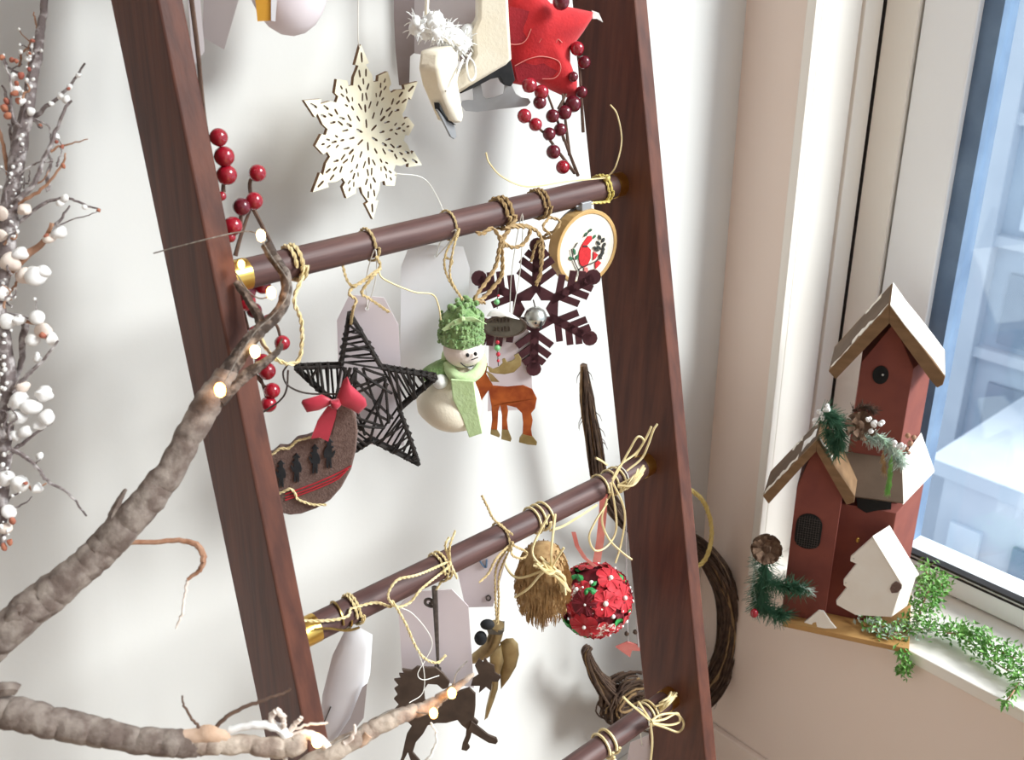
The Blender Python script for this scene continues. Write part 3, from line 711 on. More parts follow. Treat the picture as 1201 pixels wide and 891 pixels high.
build('bow_tail', MB().plate(F, F.poly(C8([(290, 430), (325, 428), (318, 470), (292, 555), (262, 540), (230, 545), (255, 480)])), .002, c0=.012), 'satin_red', t)
cord('hanging_wire', [catmull([F.at(398, 458, .008), F.at(360, 457, .008), F.at(338, 450, .004), F.at(332, 437, .002), onY(337, 428, .802)], 6), catmull([F.at(338, 433, .002), F.at(336, 456, .002), F.at(328, 470, 0), F.at(309, 485, -.004)], 6)], .0010, 'wire_dark', t, strands=1)
X = rung_x(3, 350)
cord('hanging_cord', [loop_pts(3, 341, .0024, .006), loop_pts(3, 347, .0024, .004), catmull([front(3, 343, -.008, .018), onY(345, 352, .802), onY(353, 375, .802), onY(354, 405, .802), onY(349, 424, .802), onY(336, 427, .802)], 6),
                      catmull([onY(336, 427, .802), onY(322, 420, .802), onY(309, 403, .802), onY(304, 385, .802)], 6)], .0022, 'raffia', t)
# ------------------------------------------------------------------ felt snowman
t, Ft, top = paper_tag('plain white paper tag hanging behind the green-hatted snowman', [(471, 285), (553, 290), (543, 434), (469, 438)], .845, -38, 'tag_white', front(3, 522, 0, .018), clip=.12)
F = facing(541, 440, .800, -40); s = .00094
def SP(x, y, c=0): return F.at(x, y, c)
t = thing('felt_snowman', 'felt snowman ornament with knitted green hat and pale green scarf', 'ornament', SP(530, 498))
a0 = SP(541, 430); a1 = SP(521, 497); ax = (a0-a1)
build('body', MB().lathe(a1, [(.004, .0), (.022, .002), (.034, .011), (.038, .022), (.035, .035), (.027, .049), (.018, .061), (.012, .070), (.006, .074)], 22, ax), 'felt_cream', t, smooth=True)
hd = SP(544, 408, .004)
ho = build('head', MB().ball(hd, (.0225, .0200, .0200), 20, 14, (F.r, F.n, F.u)), 'felt_skin', t, smooth=True)
m = MB()
for x, y in ((549, 406.5), (558, 405)): m.ball(SP(x, y, .0235), (.0019, .0012, .0024), 8, 6, (F.r, F.n, F.u))
m.tube(catmull([SP(541, 415, .0238), SP(545, 418.5, .0238), SP(549, 420, .0235), SP(556, 419, .0225)], 4), .0007, 5)
m.tube([SP(553, 412, .0235), SP(561, 410, .021)], .0006, 5)
build('face_stitches', m, 'print_black', ho)
def knit(mb, c, prof, seg, ax):
    mb.lathe(c, prof, seg, ax)
h0 = SP(541, 401, .000); h1 = SP(542, 360, .0); hx = h1-h0
m = MB(); m.lathe(h0, [(.0225, 0), (.0245, .004), (.0245, .011), (.0225, .0125), (.0232, .016), (.0225, .026), (.018, .034), (.010, .040), (.004, .042)], 26, hx)
R2_ = random.Random(3)
for i in range(260):
    a = R2_.uniform(0, 6.283); h = R2_.uniform(.001, .033); r = .0245 if h < .012 else .0233-.0002*max(0, h-.02)*1000*.25
    e = hx.normalized().orthogonal().normalized(); g = hx.normalized().cross(e)
    m.ball(h0+hx.normalized()*h+e*(r*math.cos(a))+g*(r*math.sin(a)), R2_.uniform(.0012, .0024), 5, 4)
hat = build('hat', m, 'felt_green', t, smooth=True)
m = MB(); pc = SP(542, 361)
for k in range(90): m.ball(pc+V((R2_.uniform(-.015, .015), R2_.uniform(-.012, .012), R2_.uniform(-.009, .006))), R2_.uniform(.002, .0045), 6, 5)
build('pompom', m, 'felt_green', hat, smooth=True)
build('hat_ribbon', MB().plate(F, F.poly([(542, 364), (532, 368), (519, 378), (522, 380), (535, 375), (543, 369)]), .0015, c0=.02).plate(F, F.poly([(543, 364), (556, 364), (566, 370), (571, 372), (560, 366), (546, 369)]), .0015, c0=.02).ball(SP(543, 366, .02), .003, 8, 6), 'felt_pale_green', hat)
m = MB(); m.tube(catmull([SP(524, 425, .006), SP(535, 433, .02), SP(550, 434, .021), SP(563, 428, .008), SP(560, 420, -.012), SP(540, 419, -.016), SP(526, 418, -.008), SP(524, 421, .006)], 6), .0068, 8)
build('scarf', m, 'felt_pale_green', t, smooth=True)
build('scarf_tail', MB().plate(F, F.poly([(530, 430), (556, 432), (560, 462), (566, 492), (551, 497), (543, 474), (532, 452)]), .003, c0=.0325), 'felt_pale_green', t, bevel=.0008)
build('arm', MB().tube(catmull([SP(528, 428, .0), SP(516, 431, .006), SP(505, 434, .008), SP(496, 438, .008)], 4), lerp_list([.010, .011, .009, .006], 13), 10), 'felt_green', t, smooth=True)
build('mitten', MB().ball(SP(517, 440, .016), .0088, 12, 9), 'wool_white', t, smooth=True)
kp = SP(543, 352, 0); fr = front(3, 526, 0, .018)
cord('hanging_cord', [loop_pts(3, 526, .0016, .003), catmull([fr, SP(522, 300), SP(525, 325), kp], 6), catmull([fr, SP(531, 295), SP(528, 325), kp], 6), catmull([SP(523, 302), SP(531, 306), SP(527, 312)], 4)], .0014, 'jute', t)
cord('loose_thread', [catmull([onY(514, 358, .802), onY(517, 378, .802)], 3)], .0022, 'jute', t) if False else None

# ------------------------------------------------------------------ tin moose with plaque
paper_tag('pinkish paper tag hanging behind the orange tin moose', [(574, 378), (621, 372), (625, 480), (572, 482)], .848, -38, 'tag_card', front(3, 600, 0, .018), clip=.2)
F = facing(592, 440, .815, -38)
C1 = lambda pts: crop(460, 320, 3.714, pts)
t = thing('tin_moose', 'orange tin moose ornament hanging under an oval pewter plaque and beads', 'ornament', F.at(600, 521))
mb_ = C1([(400, 370), (415, 395), (410, 440), (440, 490), (500, 495), (570, 488), (610, 505), (630, 545), (622, 590), (605, 610), (612, 640), (605, 680), (610, 710), (590, 712), (568, 700), (570, 650), (565, 610), (540, 585), (500, 575), (505, 600), (500, 640), (505, 682), (478, 680), (478, 620), (470, 575), (462, 600), (460, 650), (457, 682), (430, 680), (435, 640), (432, 580), (420, 510), (395, 545), (385, 565), (372, 540), (362, 470), (365, 420), (380, 380)])
bo = build('body', MB().plate(F, F.poly(mb_), .0022), 'tin_orange', t, bevel=.0007)
for hf in ([(430, 680), (457, 682), (470, 705), (465, 714), (428, 700)], [(478, 680), (505, 682), (520, 720), (515, 732), (475, 722)], [(568, 700), (610, 710), (630, 735), (628, 748), (590, 745), (552, 735), (555, 718)]):
    build('hoof', MB().plate(F, F.poly(C1(hf)), .003), 'tin_gold', bo)
build('antler', MB().plate(F, F.poly(C1([(412, 400), (440, 415), (465, 405), (480, 390), (478, 372), (490, 368), (500, 385), (520, 380), (535, 370), (530, 355), (548, 347), (563, 370), (560, 400), (530, 430), (490, 438), (450, 435), (425, 430)])), .0022, c0=.0015), 'tin_gold', t, bevel=.0006)
build('ear', MB().plate(F, F.poly(C1([(408, 422), (435, 438), (466, 470), (430, 468)])), .002, c0=.0025), 'tin_brass_old', t)
pcx = F.px(*C1([(490, 228)])[0]); rx = 90/3.714*s*1.08; ry = 46/3.714*s*1.1
el = lambda k, n=32: [(pcx[0]+rx*k*math.cos(2*math.pi*i/n), pcx[1]+ry*k*math.sin(2*math.pi*i/n)) for i in range(n)]
po = build('plaque', MB().plate(F, el(1), .0022, c0=.003), 'tin_pewter', t)
build('plaque_rim', MB().plate(F, el(1.03), .004, [el(.92)], c0=.003), 'tin_dark', po)
m = MB()
for r0, x0, x1 in ((.011, -.7, .25), (-.003, -.5, .3)):
    x = x0
    while x < x1:
        p = [(pcx[0]+rx*(x+dx), pcx[1]+r0*.75+dy) for dx, dy in ((0, -.003), (.03, .003), (.06, -.002), (.09, .002), (.11, -.003))]
        m.tube([F.w(a, b, .0045) for a, b in p], .0005, 4); x += .16
build('engraving', m, 'tin_dark', po)
build('snow_cap', MB().puff(F, F.poly(C1([(410, 182), (425, 160), (460, 148), (500, 160), (530, 178), (555, 195), (530, 190), (500, 180), (470, 186), (440, 178)])), .003, c0=.005), 'snow_stuck', t, smooth=True)
for x, y, r, k in ((455, 122, .0034, 'bead_green'), (458, 297, .0026, 'bead_red'), (457, 322, .0036, 'bead_green'), (461, 350, .0026, 'bead_red'), (461, 378, .0018, 'bead_red'), (462, 95, .0016, 'bead_red')):
    build('bead', MB().ball(F.at(*C1([(x, y)])[0], .003), r, 10, 7), k, t, smooth=True)
cord('bead_wire', [[F.at(*C1([p])[0], .003) for p in ((462, 60), (456, 122), (458, 160))], [F.at(*C1([p])[0], .003) for p in ((462, 272), (457, 320), (462, 400))]], .0006, 'wire_dark', t, strands=1)
f1 = front(3, 591, -.004, .02)
kn = onY(588, 283, .802)
tipb = F.at(584, 337, .003)
cord('hanging_cord', [loop_pts(3, 585, .0026, .004), loop_pts(3, 591, .0026, .004), catmull([f1, kn, onY(586, 275, .802), onY(592, 290, .802)], 5), catmull([f1, kn, onY(582, 310, .802), onY(572, 328, .802), onY(556, 352, .802), tipb+V((-.02, 0, -.012))], 6), catmull([kn, onY(589, 320, .802), onY(580, 335, .802), onY(566, 350, .802), onY(556, 352, .802)], 6),
                     catmull([kn, onY(600, 290, .802), onY(614, 286, .802), onY(622, 268, .802), onY(608, 264, .802), onY(592, 268, .802)], 6), catmull([kn, onY(578, 268, .802), onY(566, 274, .802), onY(559, 273, .802)], 5),
                     catmull([onY(600, 266, .802), onY(625, 268, .802), onY(636, 285, .802), onY(634, 318, .802), onY(629, 332, .802)], 6)], .0024, 'jute_dark', t)

# ------------------------------------------------------------------ lower rung: white crumpled tag
F = facing(405, 800, .735, -42)
t = thing('paper_tag', 'white folded paper tag gathered at its top beside the lower left rail', 'tag', F.at(400, 872), 'paper tags on the ladder')
g0 = F.poly([(405, 738), (419, 734), (437, 744), (434, 790), (420, 840), (395, 868), (374, 872), (378, 815), (390, 768)])
build('card', MB().puff(F, g0, .006, ctr=F.px(408, 800), rings=(1, .9, .7, .4)), 'tag_white', t, smooth=True)
build('fold', MB().plate(F, F.poly([(432, 795), (428, 835), (404, 865), (388, 872), (412, 836), (426, 800)]), .001, c0=.008), 'tag_grey', t)
cord('pen_mark', [[F.at(377, 831, .006), F.at(378, 850, .006), F.at(389, 824, .006)]], .0008, 'wire_dark', t, strands=1)
f2 = front(2, 404, .012, .012)
cord('hanging_cord', [loop_pts(2, 412, .0018, .006), loop_pts(2, 415, .0018, .004), catmull([f2, front(2, 398, .010, .018), front(2, 384, .012, .017), front(2, 368, .016, .012), front(2, 352, .022, .008)], 6),
                     catmull([f2, front(2, 430, .009, .017), front(2, 446, -.004, .019), onY(460, 705, .709), onY(475, 730, .709), onY(487, 757, .709), onY(498, 772, .709), onY(513, 777, .709), onY(523, 768, .709)], 6)], .0016, 'raffia', t)
cord('twisted_wire', [loop_pts(2, 398, .0012, .010), catmull([front(2, 410, -.012, .016), front(2, 394, -.006, .018), front(2, 376, .006, .018), front(2, 360, .012, .016)], 5)], .0013, 'wire_gold', t, strands=1)

# horse tag with long pin hook and cut-out metal horse
t, F, top = paper_tag('mauve paper tag with a long dark hook pin behind the metal horse', [(466, 694), (548, 690), (556, 806), (472, 790)], .760, -42, 'tag_card', None, clip=.22)
m = MB(); F = facing(512, 740, .742, -42)
C4 = lambda pts: crop(360, 680, 4.221, pts)
m.tube([F.at(x, y, .002) for x, y in C4([(632, 30), (640, 200), (646, 330), (650, 425)])], lerp_list([.0034, .0016], 4), 7)
m.tube(catmull([F.at(x, y, .002) for x, y in C4([(640, 165), (630, 128), (612, 125), (588, 112), (590, 92), (612, 90), (620, 108), (605, 112)])], 4), .0018, 6)
m.tube(catmull([F.at(x, y, .002) for x, y in C4([(650, 425), (662, 432), (655, 440), (640, 432), (636, 415)])], 4), .0012, 6)
F = facing(515, 820, .738, -42)
t = thing('metal_horse', 'dark metal cut-out horse hung by a hook from the lower rung', 'ornament', F.at(490, 891))
horse = C4([(640, 430), (675, 460), (708, 500), (700, 530), (672, 538), (645, 515), (600, 512), (580, 540), (585, 590), (612, 625), (680, 580), (760, 545), (805, 530), (835, 560), (835, 620), (828, 680), (850, 700), (830, 735), (815, 745), (790, 735), (765, 715), (745, 690), (690, 705), (640, 705), (600, 715), (575, 760), (540, 800), (525, 850), (560, 891), (580, 950), (540, 960), (510, 880), (500, 850), (480, 890), (470, 950), (440, 960), (470, 870), (485, 800), (495, 760), (520, 720), (500, 700), (495, 650), (470, 630), (432, 640), (455, 615), (430, 585), (450, 565), (432, 535), (455, 520), (430, 490), (465, 485), (455, 460), (480, 462), (470, 437), (520, 445), (545, 425), (590, 430)])
build('body', MB().plate(F, F.poly(horse), .003), 'tin_dark', t, bevel=.0008)
build('leg', MB().plate(F, F.poly(C4([(790, 730), (820, 735), (810, 780), (795, 815), (806, 832), (790, 848), (765, 842), (770, 815), (785, 780)])), .003, c0=-.002), 'tin_dark', t)
build('leg', MB().plate(F, F.poly(C4([(815, 690), (850, 720), (900, 760), (938, 775), (945, 790), (935, 802), (900, 795), (850, 765), (800, 735)])), .003, c0=.002), 'tin_dark', t)
build('maple_leaf', MB().plate(F, F.poly(C4([(880, 405), (895, 430), (925, 445), (930, 480), (960, 500), (945, 525), (915, 525), (910, 570), (885, 550), (850, 580), (855, 545), (810, 545), (820, 510), (850, 490), (830, 445), (850, 410), (870, 430)])), .002, c0=-.008), 'tin_dark', t)
build('hook_pin', m, 'wire_dark', t, smooth=True)
f3 = front(2, 516, .0, .018)
kb = V((rung_x(2, 519), RUNG[2].y-.014, RUNG[2].z+.012))
cord('hanging_cord', [loop_pts(2, 513, .0018, .004), loop_pts(2, 518, .0018, .004), catmull([kb, onY(490, 674, .709), onY(466, 680, .709), onY(455, 698, .709), onY(464, 711, .709), onY(480, 707, .709), onY(495, 690, .709), kb+V((0, 0, -.006))], 6), [front(2, 513, -.015, .006), F.at(512, 690, .002)],
                     catmull([kb, onY(527, 642, .709), onY(534, 622, .709)], 4), catmull([kb, onY(522, 640, .709), onY(527, 630, .709)], 4), catmull([kb, onY(530, 665, .709), onY(536, 678, .709)], 4)], .0015, 'raffia', t)
cord('frayed_thread', [catmull([onY(464, 711, .709), onY(482, 718, .709), onY(500, 738, .709), onY(507, 755, .709), onY(500, 772, .709), onY(490, 790, .709), onY(497, 797, .709), onY(515, 792, .709)], 6), catmull([onY(487, 757, .709), onY(497, 785, .709), onY(496, 812, .709), onY(480, 824, .709)], 5)], .0005, 'white_thread', t, strands=1)

# angel / bird of old brass
t, F, top = paper_tag('greyish paper tag with blue mark above the old brass winged ornament', [(533, 655), (598, 640), (578, 711), (546, 712)], .765, -42, 'tag_card', None, clip=.12)
cord('blue_mark', [catmull([F.at(561, 652, .002), F.at(565, 660, .002), F.at(570, 664, .002), F.at(571, 655, .002)], 4)], .0012, 'spacer_blue', t, strands=1)
cord('rivet', [[F.at(573+2.6*math.cos(k*.6), 700+3*math.sin(k*.6), .002) for k in range(12)]], .0009, 'wire_dark', t, strands=1)
F = facing(580, 775, .742, -42)
t = thing('brass_angel', 'old brass winged ornament with curved horn and two black discs', 'ornament', F.at(570, 845))
hn = crop(360, 680, 4.221, [(938, 205), (935, 250), (915, 300), (880, 340), (840, 365), (800, 385)])
build('horn', MB().tube(catmull([F.at(x, y, .006) for x, y in hn], 5), lerp_list([.0095, .0085, .0085, .008, .0065, .003], 26), 12), 'tin_brass_old', t, smooth=True)
build('collar', MB().plate(F, F.poly(C4([(893, 205), (978, 212), (962, 232), (900, 228)])), .018, c0=.006), 'tin_pewter', t)
build('gown', MB().puff(F, F.poly(C4([(905, 350), (960, 320), (975, 400), (950, 480), (945, 540), (925, 600), (895, 680), (878, 695), (885, 640), (905, 560), (920, 480), (905, 420)])), .007), 'tin_brass_old', t, smooth=True)
build('wing', MB().puff(F, F.poly(C4([(955, 320), (985, 300), (1020, 298), (1045, 325), (1050, 380), (1035, 440), (1000, 500), (960, 552), (955, 480), (965, 400)])), .005, c0=-.004), 'tin_brass_old', t, smooth=True)
for x, y, rx_, ry_ in ((895, 188, 36, 24), (862, 255, 32, 34)):
    build('disc', MB().puff(F, F.poly(C4([(x+rx_*math.cos(k*.449), y+ry_*math.sin(k*.449)) for k in range(14)])), .005, c0=.012), 'print_black', t, smooth=True)
build('wire_arm', MB().tube(catmull([F.at(x, y, .008) for x, y in C4([(840, 385), (780, 395), (745, 415), (728, 450), (722, 510), (712, 545)])], 5), .0012, 6), 'wire_gold', t, smooth=True)
f4 = front(2, 589, .0, .018)
cord('hanging_cord', [loop_pts(2, 588, .0018, .004), catmull([f4+V((0, 0, .010)), onY(580, 610, .709), onY(572, 595, .709), onY(565, 581, .709)], 5), catmull([f4, onY(582, 655, .709), onY(573, 672, .709), onY(562, 683, .709)], 5), catmull([f4, F.at(583, 660, .004), F.at(581, 690, .005), F.at(583, 727, .008)], 5), catmull([f4, F.at(586, 670, .004), F.at(585, 700, .005), F.at(584, 727, .008)], 5),
                     catmull([f4, onY(600, 650, .709), onY(612, 655, .709), onY(618, 648, .709), onY(603, 640, .709), f4], 5)], .0015, 'jute', t)

# straw acorn / tassel
F = facing(638, 680, .73, -45)
t = thing('straw_ornament', 'shaggy straw tassel ornament with raffia knot beside the flower ball', 'ornament', F.at(640, 732))
c0 = F.at(637, 682); AX = (F.at(640, 625)-F.at(640, 735)).normalized()
build('core', MB().lathe(c0-AX*.045, [(.006, 0), (.018, .004), (.027, .014), (.031, .034), (.031, .056), (.027, .076), (.018, .092), (.006, .098)], 20, AX), 'straw', t, smooth=True)
m = MB(); rr = random.Random(5); e = AX.orthogonal().normalized(); g = AX.cross(e)
for i in range(620):
    a = rr.uniform(0, 6.283); h = rr.uniform(-.042, .050); rad = .0315*math.sqrt(max(.05, 1-((h-.004)/.054)**2)); d = e*math.cos(a)+g*math.sin(a)
    p = c0+AX*h+d*rad; L = rr.uniform(.010, .020); q = p-AX*L*.6+d*rr.uniform(.001, .004); r2 = p-AX*L+d*rr.uniform(-.002, .004)
    m.tube([p, q, r2], [rr.uniform(.0006, .0011)]*2+[.0003], 3, cap=False)
build('straw', m, 'straw', t, kind='stuff')
build('acorn_tip', MB().ball(F.at(640, 729), .006, 10, 8), 'felt_skin', t, smooth=True)
f5 = front(2, 631, .0, .019); kk = F.at(648, 648, .030)
def tangle(n, pts0, spread, seedv, extra=0):
    r = random.Random(seedv); out = []
    for i in range(n): out.append(catmull([p+V((r.uniform(-1, 1), r.uniform(-1, 1), r.uniform(-1, 1)))*spread for p in pts0], 5))
    return out
cord('raffia_knot', [loop_pts(2, 625, .0018, .004), loop_pts(2, 632, .0018, .006), loop_pts(2, 637, .0018, -.004), catmull([f5+V((0, 0, .014)), F.at(626, 625, .03), F.at(633, 640, .034), kk], 5), catmull([f5+V((.01, 0, .01)), F.at(648, 625, .034), kk], 5),
                    catmull([kk, F.at(636, 652, .036), F.at(622, 667, .038), F.at(606, 680, .034)], 5), catmull([kk, F.at(655, 635, .032), F.at(662, 625, .03)], 5), catmull([kk, F.at(610, 660, .03), F.at(594, 650, .02), F.at(592, 635, .01)], 5)]
     + tangle(9, [F.at(632, 640, .033), F.at(645, 647, .036), F.at(656, 655, .036), F.at(664, 672, .03)], .006, 4), .0015, 'raffia', t, strands=1)

# flower ball
BC = onY(697, 703, .735)
Rb = 43*((BC-CAM).dot(FWD))/FPX
t = thing('flower_ball', 'round kissing ball covered in red fabric flowers, pearls and green leaves', 'ornament', BC-V((0, 0, Rb)))
build('core', MB().ball(BC, Rb*.86, 24, 16), 'flower_wine', t, smooth=True)
def onball(x, y, k=.9):
    d = ray(x, y).normalized(); oc = CAM-BC; b = oc.dot(d); c = oc.dot(oc)-(Rb*k)**2; q = b*b-c
    if q < 0: return (CAM+d*(-b)-BC).normalized()
    return (CAM+d*(-b-math.sqrt(q))-BC).normalized()
def flower(n, r, mt, petals=6, pr=.0022, rz=0.0):
    n = n.normalized(); e = n.orthogonal().normalized(); g = n.cross(e); c = BC+n*Rb*(.93 if r > .013 else .885); m = MB()
    for k in range(petals):
        a = rz+2*math.pi*k/petals; d = e*math.cos(a)+g*math.sin(a); l = n.cross(d); w = r*math.sin(math.pi/petals)*1.15
        m.add([c+n*.002, c+d*r*.35+l*w*.45+n*.0035, c+d*r*.72+l*w*1.0+n*.0045, c+d*r*1.0+l*w*.55+n*.001, c+d*r*1.06-n*.0005, c+d*r*1.0-l*w*.55+n*.001, c+d*r*.72-l*w*1.0+n*.0045, c+d*r*.35-l*w*.45+n*.0035, c+d*r*.7+n*.0018, c-n*.004],
              [(0, 1, 8), (1, 2, 8), (2, 3, 8), (3, 4, 8), (4, 5, 8), (5, 6, 8), (6, 7, 8), (7, 0, 8), (1, 0, 9), (2, 1, 9), (3, 2, 9), (4, 3, 9), (5, 4, 9), (6, 5, 9), (7, 6, 9), (0, 7, 9)])
    o = build('flower', m, mt, t, smooth=True)
    if pr: build('pearl', MB().ball(c+n*.0045, pr, 10, 7), 'pearl', o, smooth=True)
C6 = lambda x, y: (640+x/7.427, 640+y/7.427)
for x, y, r, k, pr in ((370, 190, .0125, 'flower_red', 0), (550, 300, .0165, 'flower_red', .0032), (660, 455, .0165, 'flower_red', .003), (510, 500, .0155, 'flower_red', .0036), (345, 680, .0175, 'flower_red', .0026), (490, 720, .0155, 'flower_print', 0), (345, 500, .015, 'flower_wine', 0), (650, 560, .011, 'flower_wine', .0018), (680, 640, .0125, 'flower_red', .003), (735, 480, .013, 'flower_red', .0026), (600, 200, .015, 'flower_red', .002), (265, 400, .010, 'flower_print', .002), (330, 370, .009, 'flower_red', .0016), (560, 790, .014, 'flower_red', .002), (450, 160, .012, 'flower_red', .0032), (700, 330, .013, 'flower_red', .0016), (440, 600, .009, 'flower_wine', 0)):
    flower(onball(*C6(x, y)), r*1.08, k, 6 if r > .012 else 5, pr, x)
ff = random.Random(17); CD = (CAM-BC).normalized()
for k in range(46):                                 # small filler flowers and leaves between the big ones
    n = V((ff.uniform(-1, 1), ff.uniform(-1, 1), ff.uniform(-1, 1)))
    if n.length < .2 or n.normalized().dot(CD) < .05: continue
    flower(n, ff.uniform(.009, .013), ff.choice(['flower_red', 'flower_wine', 'flower_wine', 'flower_red', 'flower_print', 'leaf_cloth']), 5, ff.choice([0, .0014, .0018]), k)
for k in range(34):                                 # the far side of the ball
    n = V((rnd(-1, 1), rnd(-1, 1), rnd(-1, 1)))
    if n.length < .1 or n.normalized().dot((CAM-BC).normalized()) > .12: continue
    flower(n, rnd(.013, .017), R_.choice(['flower_red', 'flower_wine', 'flower_red']), 6, .002, k)
for x, y in ((575, 605), (600, 700), (670, 690), (690, 320), (400, 330), (745, 575), (280, 385)):
    n = onball(*C6(x, y)); build('pearl', MB().ball(BC+n*Rb*.97, .0030, 10, 7), 'pearl', t, smooth=True)
def cleaf(n, d, l, w, k='leaf_cloth'):
    n = n.normalized(); d = (d-n*d.dot(n)).normalized(); g = n.cross(d); c = BC+n*Rb*1.0
    build('leaf', MB().add([c-d*l/2, c-d*l*.1+g*w/2-n*.001, c+d*l*.25+g*w*.4-n*.001, c+d*l/2-n*.002, c+d*l*.25-g*w*.4-n*.001, c-d*l*.1-g*w/2-n*.001, c+n*.002, c-n*.003], [(0, 1, 6), (1, 2, 6), (2, 3, 6), (3, 4, 6), (4, 5, 6), (5, 0, 6), (1, 0, 7), (2, 1, 7), (3, 2, 7), (4, 3, 7), (5, 4, 7), (0, 5, 7)]), k, t)
for x, y, a, l, w in ((265, 140, 0, .016, .010), (255, 290, .4, .016, .010), (310, 295, 1, .015, .009), (400, 400, .5, .016, .010), (360, 410, 2, .014, .009), (640, 290, .9, .015, .009), (670, 330, 1.2, .013, .008), (190, 700, .8, .022, .012), (240, 770, .5, .022, .012), (300, 800, .2, .022, .012), (160, 655, 1.2, .014, .010), (360, 810, 0, .020, .011), (140, 720, 1.1, .016, .010), (420, 340, 2.4, .010, .006), (700, 550, .4, .012, .007)):
    n = onball(*C6(x, y)); cleaf(n, RGT*math.cos(a)+DWN*math.sin(a), l, w)
m = MB(); tp = BC+V((0, 0, Rb))
R5 = Frame(BC, (-.62, -.78, 0))
rib = lambda pts, w: [(R5.at(x-w, y, .008), R5.at(x+w, y, .008)) for x, y in pts]
f6 = front(2, 706, -.012, .016)
for pts, w in (([(707, 575), (706, 600), (703, 630), (699, 655)], 4.5), ([(672, 620), (676, 636), (685, 650), (697, 660)], 2.5)):
    pr = rib(pts, w); vs = []
    for a, b in pr: vs += [a, b, b-R5.n*.0012, a-R5.n*.0012]
    fs = []
    for i in range(len(pr)-1):
        for k in range(4): fs.append((4*i+k, 4*i+(k+1) % 4, 4*i+4+(k+1) % 4, 4*i+4+k))
    m.add(vs, fs)
build('ribbon', m, 'ribbon_pink', t)
k6 = V((rung_x(2, 719), RUNG[2].y-.020, RUNG[2].z+.010))
D6 = lambda *pts: catmull([onY(x, y, .712-max(0, x-735)*.0004) for x, y, d in pts], 6)
cord('raffia_bow', [loop_pts(2, 704, .0018, .003), loop_pts(2, 716, .0018, .004), loop_pts(2, 722, .0018, -.004),
     D6((718, 562, 1.17), (728, 545, 1.16), (745, 532, 1.15), (755, 518, 1.15), (748, 512, 1.15), (738, 528, 1.15), (727, 548, 1.16), (718, 565, 1.17)), D6((735, 552, 1.16), (752, 538, 1.15), (760, 522, 1.15), (766, 505, 1.15), (771, 497, 1.15)), D6((745, 535, 1.15), (757, 515, 1.15), (764, 500, 1.15)),
     D6((716, 566, 1.17), (722, 600, 1.13), (722, 625, 1.12), (710, 642, 1.11), (697, 645, 1.11), (691, 630, 1.11), (698, 612, 1.12), (712, 590, 1.13)), D6((712, 585, 1.14), (706, 610, 1.12), (714, 632, 1.11), (730, 648, 1.11), (741, 656, 1.11)), D6((718, 565, 1.17), (730, 590, 1.15), (733, 610, 1.14), (728, 640, 1.13), (722, 660, 1.13)), D6((712, 545, 1.18), (705, 540, 1.18), (699, 537, 1.18)),
     D6((700, 592, 1.14), (680, 605, 1.1), (660, 617, 1.07), (645, 622, 1.06))] + tangle(7, [k6+V((-.012, -.004, -.004)), k6+V((0, -.010, .006)), k6+V((.018, -.006, .012))], .006, 9), .0014, 'raffia', t, strands=1)
# ------------------------------------------------------------------ vine wreath behind the right rail
mat('vine_light', (.30, .19, .09), .8, (.22, .13, .06), 70)
YW = .925
WPX = [(684, 428), (688, 470), (696, 520), (706, 570), (735, 612), (775, 626), (815, 640), (842, 670), (856, 710), (854, 755), (838, 800), (806, 830), (765, 838), (728, 822), (705, 800), (693, 780), (688, 765), (692, 758)]
WRD = [.004, .011, .013, .012, .014, .015, .018, .022, .023, .023, .024, .027, .030, .026, .014, .009, .008, .006]
path = catmull([onY(x, y, YW) for x, y in WPX], 6); rad = lerp_list(WRD, len(path))
t = thing('vine_wreath', 'dark twisted grapevine wreath hanging behind the right ladder rail', 'wreath', onY(765, 870, YW))
rr = random.Random(11); m = MB(); m2 = MB(); mc = MB()
mc.tube(path, [r*.72 for r in rad], 10)
T_ = [(path[min(i+1, len(path)-1)]-path[max(i-1, 0)]).normalized() for i in range(len(path))]
for k in range(150):
    i0 = rr.randint(0, 60) if k > 26 else 0; i1 = min(76, i0+rr.randint(14, 60)) if k > 26 else len(path)-1
    a = rr.uniform(0, 6.283); tw = rr.uniform(-.05, .12); fr = rr.uniform(.62, 1.02); pts = []
    for i in range(i0, i1+1):
        tn = T_[i]; nx = tn.cross(V((0, 1, 0))).normalized(); ny = tn.cross(nx); a += tw+rr.uniform(-.06, .06); fr = min(1.12, max(.55, fr+rr.uniform(-.04, .04)))
        pts.append(path[i]+(nx*math.cos(a)+ny*math.sin(a))*(rad[i]*fr))
    (m2 if k % 9 == 0 else m).tube(pts, rr.uniform(.0011, .0023), 5)
nest = onY(738, 822, YW-.02)                         # the loops wound round its fat lower end
for k in range(64):
    a0 = rr.uniform(-.4, .5); sx = rr.uniform(.046, .070); sz = rr.uniform(.016, .042); dz = rr.uniform(-.022, .016); dy = rr.uniform(-.022, .02); pts = []
    for q in range(15): a = a0+math.pi*(.35+q*.075); pts.append(nest+V((sx*math.cos(a)*.75+.006, dy+.012*math.sin(a*1.5)-sx*math.cos(a)*.5, dz+sz*math.sin(a)*(1 if k % 3 else -1)))+V((rr.uniform(-1, 1), rr.uniform(-1, 1), rr.uniform(-1, 1)))*.0012)
    (m2 if k % 10 == 0 else m).tube(pts, rr.uniform(.0013, .0022), 5)
